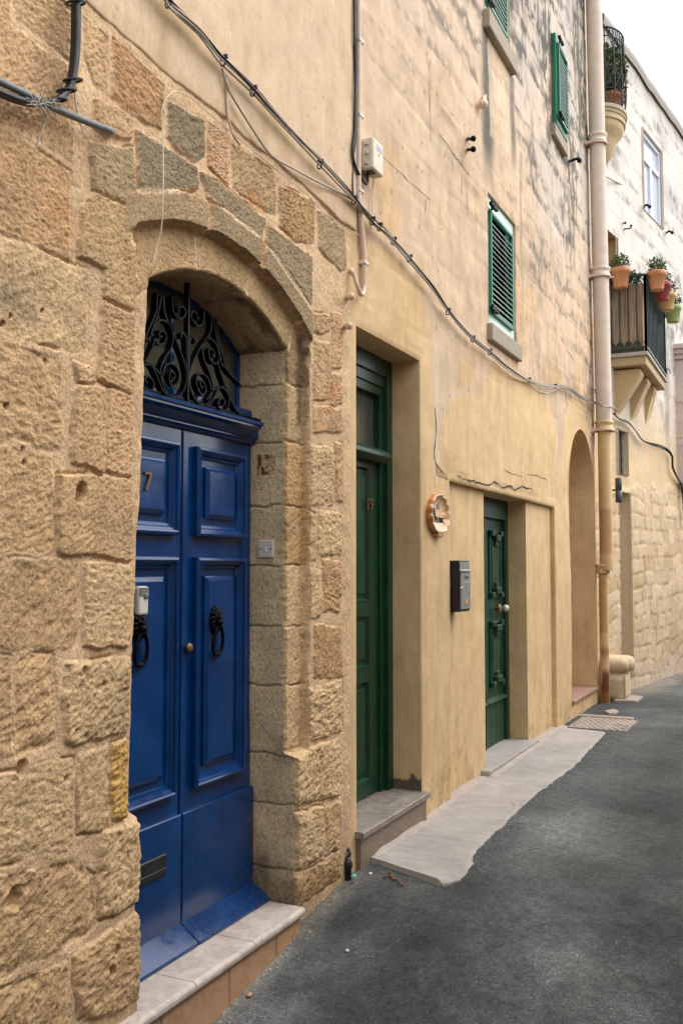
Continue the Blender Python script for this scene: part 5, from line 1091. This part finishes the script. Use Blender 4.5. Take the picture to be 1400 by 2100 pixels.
# slack cables
wall_cable('slack_cable', [(455, 140), (470, 185), (487, 215), (520, 268), (556, 318), (600, 345), (650, 372), (690, 392), (722, 410), (745, 430)], .0055, M['cable'], 'grey cable sagging below the bundle across the cream plaster', 'cable', .03)
wall_cable('thin_wire', [(464, 155), (465, 180), (467, 225), (470, 250), (480, 280), (492, 296)], .006, M['conduit'], 'short painted wire dropping straight from the bundle to the edge of the stones', 'wire', .018)
wall_cable('bell_wire', [(303, 574, -.02), (312, 552, .03), (322, 505, .035), (331, 470, .05), (334, 418, .06), (335, 356, .05), (334, 275, .035), (332, 235, .03), (337, 210, .03), (350, 192, .03), (368, 189, .03), (400, 207, .03), (445, 246, .03), (500, 292, .03), (570, 350, .028), (628, 398, .03), (660, 432, .03), (700, 462, .03), (736, 482, .02)], .0024, M['beige'], 'thin pale wire looping over the arch stones and hanging in front of the doorway corner', 'wire')
wall_cable('loose_wire', [(1082, 783, .03), (1098, 798, .02), (1118, 806, .012), (1135, 800, .012), (1148, 794, .03)], .004, M['white'], 'short white wire drooping under the bundle beside the arched niche', 'wire')
wall_cable('pale_wire', [(1010, 740, .02), (1040, 768, .012), (1070, 782, .012), (1090, 788, .02)], .003, M['conduit'], 'thin pale wire hanging loose under the shuttered window sill', 'wire')
# black bundle and grey pipe at top left
tb = thing('cable_bundle', 'thick black and beige cables tied in a bend at the upper left corner', 'cables', at3(140, 190, 0))
for i, (dx, mt, r) in enumerate(((-5, 'black', .0095), (0, 'black', .011), (4, 'cable', .0065), (7, 'black', .008), (-2, 'cable', .006), (3, 'black', .009))):
    P = [at3(x + dx * .9, y - dx * .4, -.05 - .010 * (i % 3)) for x, y in [(156, -40), (156, 30), (155, 90), (151, 140), (143, 178), (125, 199), (100, 210), (70, 212), (35, 204), (0, 190), (-50, 168)]]
    mb = MB(); mb.tube(smoothpath(P, 6), r, 7); obj('cable', mb, M[mt], tb)
for (x, y) in ((156, 6), (150, 165), (137, 186), (118, 205)):
    a = np.array(at3(x, y, -.055)); mb = MB(); mb.tube([a + np.array((.032 * math.cos(q), .030 * math.sin(q), .012 * math.cos(q))) for q in np.linspace(0, 2 * PI, 12)], .005, 5, caps=False); obj('cable_tie', mb, M['black'], tb)
mb = MB(); rr = random.Random(4)
for i in range(26):
    a = at(rr.uniform(58, 105), rr.uniform(207, 217), -.065); mb.tube([(a[0], -.075, a[1]), (a[0] + rr.uniform(-.03, .03), -.085, a[1] + rr.uniform(-.015, .015)), (a[0] + rr.uniform(-.05, .05), -.075, a[1] + rr.uniform(-.025, .015))], .0022, 4)
obj('rope_lashing', mb, M['cable'], tb)
wall_cable('loose_string', [(152, 175, .06), (157, 215, .06), (160, 240, .05), (168, 262, .045), (171, 276, .04)], .0025, M['white'], 'frayed pale string dangling from the tied black cables', 'string')
wall_cable('loose_string', [(100, 222, .06), (92, 255, .05), (80, 285, .045), (72, 312, .04)], .0028, M['cable'], 'grey string hanging below the rope lashing at upper left', 'string')
wall_cable('grey_pipe', [(-60, 138, .055), (40, 186, .05), (120, 225, .05), (190, 254, .05), (218, 264, .05), (228, 269, .04), (231, 272, -.02)], .0125, M['steel'], 'short grey metal pipe ending in the stone at upper left', 'pipe', n=12)
# light switch on the jamb
lx = XR - .005
ls = thing('light_switch', 'white light switch plate on the stone door jamb', 'switch', (lx, .153, 1.746))
mb = MB(); mb.box((lx - .012, .153 - .043, 1.746 - .043), (lx + .01, .153 + .043, 1.746 + .043), .004, seg=2); obj('plate', mb, M['white'], ls)
mb = MB(); mb.box((lx - .017, .147, 1.732), (lx - .010, .160, 1.758), .002); obj('rocker', mb, M['white'], ls)
for s in (-1, 1): mb = MB(); mb.lathe([(0, -.0135), (.004, -.0135), (.005, -.011)], (lx, .153 + s * .030, 1.746), 8, 'X'); obj('screw', mb, M['iron'], ls)
# mailbox
mbx = thing('mailbox', 'black metal wall mailbox with a grey worn front beside the carved green door', 'mailbox', (6.62, RY, 1.33))
x0, x1, z0, z1, yf = 6.535, 6.775, 1.335, 1.705, -.062
mb = MB(); mb.box((x0, yf, z0), (x1, RY + .005, z1), .004); obj('body', mb, M['ironbox'], mbx)
mb = MB(); mb.box((x0 + .016, yf - .010, z0 + .018), (x1 - .006, yf + .002, z1 - .085), .003); fd = obj('door', mb, M['boxfront'], mbx)
mb = MB(); mb.box((x0 + .010, yf - .006, z1 - .068), (x1 - .012, yf + .002, z1 - .012), .002); mb.prism([(yf - .016, z1 - .080), (yf - .018, z1 - .076), (yf - .004, z1 - .062), (yf, z1 - .082)], x0 + .006, x1 - .004, 'X'); obj('slot_flap', mb, M['boxfront'], mbx)
mb = MB(); mb.lathe([(0, -.02), (.009, -.02), (.012, -.014), (.012, 0)], (x0 + .13, yf - .008, z1 - .118), 12, 'Y'); obj('lock', mb, M['steel'], fd)
mb = MB(); text_mb('B', .026, .0008, (x0 + .065, yf - .0112, z1 - .155), mb=mb)
for i in range(6): mb.box((x0 + .085 + i * .022, yf - .0118, z1 - .163), (x0 + .098 + i * .022, yf - .0105, z1 - .155 + .006 * (i % 2)))
obj('lettering', mb, M['white'], fd)
mb = MB(); mb.box((x0 + .095, yf - .013, z0 + .052), (x0 + .165, yf - .009, z0 + .088), .001); obj('copper_tag', mb, M['copper'], fd)
mb = MB(); mb.ell((x0 + .014, yf - .012, z0 + .172), (.012, .008, .010), 8, 5, .4); obj('paper_scrap', mb, M['white'], fd)
# shell plaque
sx, sz = at(902, 1056, -.04)
sp = thing('shell_plaque', 'orange glazed terracotta plaque shaped like a scallop shell on the ochre wall', 'plaque', (sx, 0, sz))
mb = MB(); NA = 120; an = np.linspace(0, 2 * PI, NA, endpoint=False); rad = []
for a in an:
    d = (a + PI / 2) % (2 * PI); d = min(d, 2 * PI - d)                 # 0 at the bottom hinge
    r = .128 * (1 + .055 * abs(math.cos(a * 6.5)) ** .8) * (1 if d > .75 else .90 + .10 * d / .75); rad.append(r)
rad = np.array(rad); pr = [(1.0, .004), (1.02, -.024), (1.0, -.042), (.95, -.044), (.89, -.036), (.80, -.029), (.55, -.0245), (.25, -.0235), (.0, -.0235)]
V = []
for k, y in pr:
    fl = max(0, (k - .45)) * .016
    for a, r in zip(an, rad): V.append((sx + k * r * 1.38 * math.cos(a), y - fl * abs(math.cos(a * 6.5)) + (.0 if k < 1 else 0), sz + .004 + k * r * 1.05 * math.sin(a)))
F = [[i * NA + j, i * NA + (j + 1) % NA, (i + 1) * NA + (j + 1) % NA, (i + 1) * NA + j] for i in range(len(pr) - 1) for j in range(NA)]
TG = [((.46, .17, .045) if k_ >= .99 else (.80, .62, .46) if k_ > .9 else (.62, .33, .13) if k_ > .75 else (.74, .46, .25)) for k_, _y in pr for _ in an]
mb.add(V, np.array(F), True, 0, np.array(TG)); mb.prism([(sx - .045, sz - .150), (sx + .045, sz - .150), (sx + .055, sz - .135), (sx + .032, sz - .105), (sx - .032, sz - .105), (sx - .055, sz - .135)], -.046, .004, 'Y', .006, tint=(.55, .24, .08))
obj('shell', mb, M['glaze'], sp)
mb = MB(); st = lambda P, r=.0022: mb.tube(smoothpath([(sx + x * 2.1 + .012, -.0275, sz + z * 1.35 + .004) for x, z in P], 5), r * 1.5, 5)
st([(-.070, .030), (-.074, .018), (-.066, .022), (-.056, .030), (-.052, -.010), (-.058, -.040), (-.070, -.040), (-.064, -.030), (-.052, -.044), (-.040, -.030), (-.038, .0), (-.046, .024), (-.056, .032)])
for i, ch in enumerate(((( -.032, -.030), (-.020, -.024), (-.020, -.014), (-.028, -.014), (-.030, -.034), (-.018, -.040)), ((-.014, -.014), (-.014, -.034), (-.006, -.040), (.001, -.034), (.002, -.014), (.003, -.040)), ((.008, -.014), (.008, -.040), (.010, -.020), (.016, -.016), (.018, -.040), (.020, -.020), (.026, -.016), (.028, -.040)), ((.046, -.018), (.036, -.016), (.034, -.034), (.042, -.040), (.047, -.030), (.047, -.016), (.049, -.040)), ((.055, -.014), (.056, -.040), (.057, -.022), (.066, -.016)))): st(ch, .0019)
obj('lettering', mb, M['ink'], sp)
mb = MB(); rr = random.Random(2)
for i in range(9): 
    cx_ = -.018 + .030 * rr.random(); cz_ = .048 + .045 * rr.random(); mb.box((sx + cx_ * 1.6 - .012, -.0262 - .0002 * i, sz + cz_ - .012), (sx + cx_ * 1.6 + .012, -.017, sz + cz_ + .012), .002)
mb.box((sx - .040, -.0255, sz + .040), (sx + .024, -.017, sz + .098), .002); obj('painted_picture', mb, simple('grey_glaze', (.13, .14, .14), .25, var=.9, scale=70), sp)
# wall lamp on the far house
lx_, ly_, lz_ = atF(1252, 1007)
lx_ = 12.62; ly_ = farY(lx_); lz_ = 2.66
wl_ = thing('wall_lamp', 'dark grey up-and-down cylinder lamp on the wall past the drainpipe', 'lamp', (lx_, ly_, lz_))
mb = MB(); c = (lx_, ly_ - .155, lz_ - .165); mb.lathe([(0, 0), (.038, 0), (.042, .004), (.042, .146), (.036, .15)], c, 20); mb.lathe([(.036, .165), (.042, .168), (.042, .316), (.038, .32), (0, .315)], c, 20); mb.lathe([(.034, .148), (.034, .168)], c, 16); obj('lamp_body', mb, M['lampgrey'], wl_)
mb = MB(); mb.box((lx_ - .012, ly_ - .13, lz_ - .012), (lx_ + .012, ly_ + .02, lz_ + .012), .003); mb.lathe([(0, -.02), (.045, -.02), (.05, -.014), (.05, .03)], (lx_, ly_, lz_), 16, 'Y'); obj('bracket', mb, M['lampgrey'], wl_)
# stone corner guard
cg = thing('stone_bollard', 'squat ochre-washed stone guard with a rounded cap beside the foot of the drainpipe', 'bollard', (12.42, -.16, 0))
mb = MB(); tn = (.60, .475, .31)
b = bmesh.new(); bmesh.ops.create_cube(b, size=1)
for v in b.verts: v.co = (12.42 + v.co.x * .46, -.13 + v.co.y * .34, .165 + v.co.z * .37)
bmesh.ops.bevel(b, geom=list(b.edges), offset=.03, segments=2, affect='EDGES'); bmesh.ops.subdivide_edges(b, edges=list(b.edges), cuts=3, use_grid_fill=True)
for v in b.verts: v.co.x += .012 * (random.random() - .5); v.co.y += .012 * (random.random() - .5)
mb.bm(b, True, tint=tn); obj('shaft', mb, M['tinted'], cg)
mb = MB(); mb.lathe([(0, -.27), (.05, -.265), (.085, -.24), (.098, -.19), (.10, -.02), (.10, .10)], (12.42, -.10, .445), 22, 'Y', tint=(.62, .49, .32)); mb.lathe([(0, -.27), (.05, -.265), (.085, -.24), (.098, -.19), (.10, -.02), (.10, .10)], (12.27, -.07, .445), 22, 'Y', tint=(.62, .49, .32)); mb.lathe([(0, -.27), (.05, -.265), (.085, -.24), (.098, -.19), (.10, -.02), (.10, .10)], (12.56, -.10, .445), 22, 'Y', tint=(.62, .49, .32))
obj('cap', mb, M['tinted'], cg)
mb = MB(); mb.prism([(12.16, -.44), (12.60, -.46), (12.66, -.30), (12.55, -.22), (12.1, -.18)], -.02, .035, 'Z', .01); tag(obj('stone_slab', mb, M['kerb']), 'flat pale stone slab lying at the foot of the stone guard', 'slab')
mb = MB(); mb.prism([gnd(1237, 1461), gnd(1258, 1457), gnd(1268, 1461), gnd(1262, 1465), gnd(1248, 1466)], -.01, .022, 'Z', .006); tag(obj('broken_tile', mb, M['kerb']), 'small broken piece of tile in the dark patch before the drainpipe', 'tile')
# drain cover: perforated concrete slab with a kerb
gx0, gx1 = 10.02, 10.80
dc = thing('drain_cover', 'perforated concrete drain cover at the end of the pavement strip', 'drain cover', (10.4, -.35, 0))
mb = MB(); xx = np.linspace(gx0, gx1, 150); yy = np.linspace(-.66, -.06, 120); X, Y = np.meshgrid(xx, yy)
ci = np.floor((X - gx0) / .072); fx_ = (X - gx0) / .072 - ci; fy_ = ((Y + .66) / .068 + .5 * (ci % 2)) % 1
hole = sstep(.12, .06, np.abs(fx_ - .5) - .16) * sstep(.14, .07, np.abs(fy_ - .5) - .2)
mb.grid(X, Y, .004 - .026 * hole + .004 * fbm(X * 30, Y * 30, 3, 3), True)
obj('pierced_slab', mb, M['kerb'], dc)
mb = MB(); mb.box((gx0 - .01, -.67, -.05), (gx1 + .01, -.05, -.002)); obj('base_slab', mb, M['granite'], dc)
mb = MB(); mb.box((gx1 + .012, -.60, -.05), (gx1 + .10, .0, .016), .008); obj('kerb_edge', mb, M['kerb'], dc)
# vent hole and small stubs
mb = MB(); x, z = at(1188, 1472, 0); mb.lathe([(0, .03), (.045, .03), (.05, -.008), (.056, -.010), (.06, .0)], (x, 0, z), 16, 'Y'); tag(obj('vent_pipe_end', mb, M['black']), 'dark round pipe end low in the wall under the arched niche', 'pipe end')
def stub(pxy, label, s=1.0, Y=-.03):
    x, z = at(*pxy, Y); g = float(gz(x, -.06)); t = thing('black_pipe_stub', label, 'pipe', (x, Y, g), 'black pipe stubs at the wall foot')
    mb = MB(); mb.lathe([(.034 * s, -.1), (.034 * s, .10 * s), (.042 * s, .105 * s), (.042 * s, .15 * s), (.030 * s, .16 * s), (.026 * s, .19 * s), (.0, .20 * s)], (x, Y, g), 14); obj('pipe', mb, M['black'], t)
    mb = MB(); mb.tube(smoothpath([(x, Y, g + .19 * s), (x + .005, Y - .01, g + .22 * s), (x + .02, Y + .01, g + .25 * s), (x + .02, Y + .06, g + .26 * s)], 5), .014 * s, 8); obj('elbow', mb, M['black'], t)
stub((713, 1795), 'black plastic pipe stub in the gap between the stone wall and the granite step', .62, -.012); stub((165, 2085), 'black pipe stub at the bottom left corner under the stones', 1.5, -.05)

mb = MB(); x, y = gnd(726, 1800, -.01); mb.box((x - .018, y - .008, -.015), (x + .018, y + .012, .006), .004); tag(obj('litter_scrap', mb, M['teal']), 'teal plastic scrap beside the black pipe stub', 'litter')
# brackets and hooks left in the walls
def hook(name, pts, r, label, far=False, mat='iron'):
    P = [(atF(x, y, o) if far else at3(x, y, -o)) for x, y, o in pts]; mb = MB(); mb.tube(smoothpath(P, 4), r, 6); mb.ell(P[-1], (r * 1.8, r * 1.8, r * 1.8), 8, 5); mb.ell(P[0], (r * 1.5, r * 1.5, r * 1.5), 8, 5); tag(obj(name, mb, M[mat]), label, 'hook', 'iron hooks left in the walls')
hook('shutter_hook', [(1166, 331, -.02), (1172, 329, .06), (1180, 326, .12), (1186, 324, .14), (1187, 329, .14)], .016, 'dark iron shutter hook under the narrow green shutter')
hook('iron_hook', [(957, 284, -.02), (963, 285, .05), (970, 284, .09)], .013, 'upper of two short iron pegs left of the window below the top one')
hook('iron_hook', [(957, 306, -.02), (963, 307, .05), (970, 306, .09)], .013, 'lower of two short iron pegs left of the window below the top one')
hook('shutter_hook', [(1320, 424, -.02), (1325, 420, .10), (1331, 424, .12)], .016, 'dark iron hook beside the white window', True); hook('shutter_hook', [(1366, 477, -.02), (1371, 474, .10), (1377, 477, .12)], .016, 'dark iron hook on the far right of the upper wall', True)
hook('iron_hook', [(1277, 470, -.02), (1285, 469, .06), (1292, 468, .08), (1293, 463, .08)], .010, 'bent thin iron hook under the white window', True); hook('iron_hook', [(1276, 458, -.02), (1281, 457, .05)], .010, 'short iron peg just above the bent thin hook', True)
hook('stub_pipe', [(990, 200, -.02), (992, 206, .03), (991, 214, .05)], .022, 'short rusty pipe stub in the upper plaster wall', False, 'conduit')
for i, (x, y, l) in enumerate(((712, 608, 'painted peg beside the hooked conduit end'), (708, 668, 'painted pipe bend where stone meets ochre plaster'))): hook('painted_peg', [(x, y, -.02), (x + 3, y + 2, .04), (x + 7, y, .05)], .013, l, False, 'conduit')
# cable over the street and cable down the far wall
mb = MB(); a = np.array(atF(1240, 361, .08)); bq = np.array((19.0, -1.55, 0)); r_ = ray(1404, 377); t_ = (19.0) / r_[0]; bq = np.array((19.0, -CD + t_ * r_[1], CH + t_ * r_[2]))
P = [a + (bq - a) * t + np.array((0, 0, -.22 * math.sin(PI * t))) for t in np.linspace(0, 1, 24)]; mb.tube(P, .011, 6); tag(obj('overhead_wire', mb, M['cable']), 'single pale wire slung from the drainpipe in front of the far white window', 'wire')
fc = thing('cable_bundle', 'dark cables snaking down the far rubble wall below the balcony', 'cables', atF(1320, 900))
for i in range(3):
    P = [np.array(atF(x + 1.2 * i, y + 2.2 * i * math.sin(x * .05), .05 + .012 * i)) for x, y in [(1256, 848), (1268, 858), (1286, 864), (1300, 880), (1315, 902), (1332, 911), (1352, 918), (1368, 926), (1376, 938), (1377, 958), (1384, 975), (1393, 990), (1398, 1015), (1400, 1050), (1403, 1080)]]
    mb = MB(); mb.tube(smoothpath(P, 5), .008, 6); obj('cable', mb, M['black'] if i != 1 else M['rail'], fc)

# ---- flower pots on the lower balcony rail
def pot_mb(cx_, cy_, cz_, s=1.0):
    mb = MB(); mb.lathe([(0, 0), (.085 * s, 0), (.09 * s, .012 * s), (.118 * s, .19 * s), (.132 * s, .195 * s), (.136 * s, .255 * s), (.130 * s, .262 * s), (.118 * s, .258 * s), (.112 * s, .225 * s), (0, .222 * s)], (cx_, cy_, cz_), 26); return mb
def foliage_mb(c, rx, ry, rz, n, size, seed):
    rr = random.Random(seed); mb = MB(); V = []; F = []
    for i in range(n):
        while True:
            p = [rr.uniform(-1, 1) for _ in range(3)]
            if sum(q * q for q in p) < 1 and rr.random() < .35 + .65 * (vn(np.array([p[0] * 2 + seed]), np.array([p[2] * 2 + p[1]]), seed)[0]): break
        p = np.array((c[0] + p[0] * rx, c[1] + p[1] * ry, c[2] + p[2] * rz)); a = rr.uniform(0, 2 * PI); t = rr.uniform(-.6, 1.0); L = size * rr.uniform(.6, 1.3); w = L * .32
        d = np.array((math.cos(a) * math.cos(t), math.sin(a) * math.cos(t), math.sin(t))); s = np.cross(d, (rr.uniform(-.5, .5), rr.uniform(-.5, .5), 1)); s = s / (np.linalg.norm(s) + 1e-6) * w
        o = len(V); V += [p, p + d * L * .5 + s, p + d * L, p + d * L * .5 - s]; F.append([o, o + 1, o + 2, o + 3])
    mb.add(V, np.array(F), False); return mb
proto = None
px_y = BY - .12
pots = [('orange flower pot on the near side of the balcony rail, next to the drainpipe', 'pot1', (BX0 - .12, None), 1272, 598, 1.0), ('orange flower pot at the balcony corner beside the red pot', 'pot1', None, 1346, 603, .95), ('dark red flower pot hanging on the balcony rail', 'pot2', None, 1357, 625, .95), ('yellow flower pot hanging on the balcony rail', 'pot3', None, 1367, 646, .95), ('lime green flower pot, last along the balcony rail', 'pot4', None, 1379, 664, .95)]
for i, (lab, mt, side, x, y, s) in enumerate(pots):
    if i == 0:
        X_ = BX0 - .135; r_ = ray(x, y); t_ = X_ / r_[0]; Y_ = -CD + t_ * r_[1]; Z_ = CH + t_ * r_[2]
    else:
        X_, Z_ = at(x, y, BY - .14); Y_ = BY - .14
    Z_ -= .13 * s
    Z_ = rt - .17 if i == 0 else rt - .19
    p = thing('flower_pot', lab, 'flower pot', (X_, Y_, Z_), 'flower pots along the balcony rail')
    obj('pot', pot_mb(X_, Y_, Z_, s), M[mt], p); obj('plant', foliage_mb((X_, Y_, Z_ + .33 * s), .15, .13, .11, 300, .048, 10 + i), M['leaf'], p)
    mb = MB(); mb.tube([(X_ + (.14 if i == 0 else 0), Y_ + (0 if i == 0 else .145), rt + .035), (X_ + (.10 if i == 0 else 0), Y_ + (0 if i == 0 else .10), rt + .04), (X_ + (.09 if i == 0 else 0), Y_ + (0 if i == 0 else .09), Z_ + .2)], .006, 5); obj('hanger', mb, M['rail'], p)
tl = thing('balcony_plants', 'leafy green plants growing along the top of the reed screen on the balcony', 'plants', (BX0 + .3, -.3, BZ))
mb = foliage_mb((BX0 + .22, -.24, rt + .02), .22, .26, .12, 600, .05, 77); obj('foliage', mb, M['leaf'], tl)
mb = MB(); mb.box((BX0 + .08, -.46, rt - .30), (BX0 + .36, -.04, rt - .10), .01); obj('planter_box', mb, M['terra'], tl)
# big pot in the bow balcony
bp = thing('flower_pot', 'large terracotta pot with a leafy shrub in the bowed balcony', 'flower pot', (ucx + .03, -.13, UZ))
mb = pot_mb(ucx + .06, -.16, UZ + .005, 1.15); obj('pot', mb, M['terra'], bp); obj('shrub', foliage_mb((ucx + .04, -.17, UZ + .62), .28, .18, .36, 900, .075, 99), M['leaf'], bp)
mb = MB()
for i in range(7): mb.tube([(ucx + .06, -.16, UZ + .25), (ucx + .06 + .12 * math.cos(i * 2.3), -.16 + .09 * math.sin(i * 2.3), UZ + .55), (ucx + .05 + .2 * math.cos(i * 2.3 + .4), -.17 + .13 * math.sin(i * 2.3 + .4), UZ + .85)], .006, 5)
obj('stems', mb, M['twig'], bp)

# ---- debris on the ground
mb = MB(); rr = random.Random(12)
def pebble(x, y, s):
    z = float(gz(x, y)); V = [(x + s * rr.uniform(.5, 1) * dx, y + s * rr.uniform(.5, 1) * dy, z + s * .5 * dz + .1 * s) for dx, dy, dz in ((1, 0, 0), (-1, 0, 0), (0, 1, 0), (0, -1, 0), (0, 0, 1), (0, 0, -1))]
    mb.add(V, np.array([[0, 2, 4], [2, 1, 4], [1, 3, 4], [3, 0, 4], [2, 0, 5], [1, 2, 5], [3, 1, 5], [0, 3, 5]]), False)
for i in range(2600):
    k = rr.random()
    if k < .34:
        j = rr.randrange(len(e)); pebble(e[j][0] + rr.gauss(0, .03), e[j][1] - abs(rr.gauss(.015, .05)), rr.uniform(.003, .009))
    elif k < .62: pebble(rr.uniform(2.6, 5.2), -.06 - abs(rr.gauss(0, .22)), rr.uniform(.0025, .008))
    elif k < .78: pebble(rr.uniform(10.9, 12.3), -.1 - abs(rr.gauss(.1, .22)), rr.uniform(.004, .010))
    else: pebble(rr.uniform(3.2, 10), rr.uniform(-2.2, -.3), rr.uniform(.002, .0045))
tag(obj('gravel', mb, M['grit']), 'loose grey grit along the asphalt edge and wall foot', 'gravel', kind='stuff')
for i, (a, b_, lab) in enumerate((((785, 1791), (812, 1795), 'long red-brown dry twig near the pavement corner'), ((797, 1784), (806, 1796), 'short dry twig crossing the long one near the pavement corner'), ((806, 1795), (826, 1806), 'curled brown dry leaf stalk at the end of the twigs'))):
    p = gnd(*a); q = gnd(*b_); mb = MB(); m_ = ((p[0] + q[0]) / 2 + .01, (p[1] + q[1]) / 2); mb.tube(smoothpath([(*p, float(gz(*p)) + .006), (*m_, float(gz(*m_)) + .014), (*q, float(gz(*q)) + .006)], 4), .0045, 5); tag(obj('dry_twig', mb, M['twig']), lab, 'twig', 'dry twigs on the asphalt')
for (x, y, s, lab) in ((759, 1792, .014, 'round pale pebble near the twigs'), (712, 1908, .012, 'small pale pink scrap on the dark asphalt'), (512, 2002, .016, 'orange chip of stone by the tiled riser')):
    p = gnd(x, y, -.1 if x < 600 else -.02); mb = MB(); mb.ell((p[0], p[1], float(gz(*p)) + s * .4), (s, s * .8, s * .6), 9, 6, .35); tag(obj('stone_chip', mb, M['tile'] if x < 600 else M['litter']), lab, 'stone chip')

# ================================================================== ACROSS THE STREET (unseen, added to shade the lane and show in the glossy doors)
oh = thing('opposite_shade_house', 'unseen house front added across the lane to shade it', 'house', (6, -4.7, 0))
mb = MB(); mb.box((4.0, -9, -.6), (8.0, -4.7, 5.8), tint=(.34, .27, .20)); mb.box((-14, -9, -.6), (4.0, -4.72, 4.4), tint=(.45, .37, .28)); mb.box((8.0, -9, -.6), (24, -4.72, 3.1), tint=(.34, .27, .20)); mb.box((3.96, -4.66, 5.8), (8.04, -5.9, 6.0), tint=(.45, .36, .26)); obj('wall', mb, M['plaster'], oh)
for x in (4.6, 6.4):
    mb = MB(); mb.box((x, -4.75, 3.6), (x + .9, -4.65, 5.0), .01); obj('window', mb, M['shut'], oh)
mb = MB(); mb.box((3.2, -4.75, -.3), (4.4, -4.64, 2.2), .01); obj('door', mb, M['wood'], oh)

# ================================================================== LIGHT AND CAMERA
S = np.array((.28, -.46, .84)); S /= np.linalg.norm(S)
el = math.asin(S[2]); rot = math.atan2(S[0], S[1])
w = bpy.data.worlds.new('World'); sc.world = w; w.use_nodes = True; nt = w.node_tree; bg = nt.nodes['Background']
sky = nt.nodes.new('ShaderNodeTexSky'); sky.sky_type = 'NISHITA'; sky.sun_disc = False; sky.sun_elevation = el; sky.sun_rotation = rot; sky.air_density = 1.0; sky.dust_density = 2.0; sky.ozone_density = 1.0
hs = nt.nodes.new('ShaderNodeHueSaturation'); hs.inputs['Saturation'].default_value = .12; nt.links.new(sky.outputs[0], hs.inputs['Color']); nt.links.new(hs.outputs[0], bg.inputs[0]); bg.inputs[1].default_value = SKY
sun = bpy.data.lights.new('Sun', 'SUN'); sun.energy = SUN; sun.angle = math.radians(80); sun.color = (1.0, .95, .88)
so = bpy.data.objects.new('Sun', sun); COL.objects.link(so)
from mathutils import Vector
so.rotation_euler = Vector(tuple(-S)).to_track_quat('-Z', 'Y').to_euler(); so.location = (6, -4, 12)
cam = bpy.data.cameras.new('Camera'); co_ = bpy.data.objects.new('Camera', cam); COL.objects.link(co_)
cam.sensor_fit = 'VERTICAL'; cam.sensor_height = 36; cam.lens = FPX / 2100 * 36; cam.clip_end = 1000; cam.clip_start = .05
from mathutils import Matrix
co_.matrix_world = Matrix(((RT[0], UP[0], -FW[0], 0), (RT[1], UP[1], -FW[1], -CD), (RT[2], UP[2], -FW[2], CH), (0, 0, 0, 1)))
sc.camera = co_
vs = sc.view_settings; sc.display_settings.display_device = 'sRGB'; vs.view_transform = 'Standard'; vs.look = 'None'; vs.gamma = 1; vs.use_curve_mapping = False; vs.exposure = EXPO
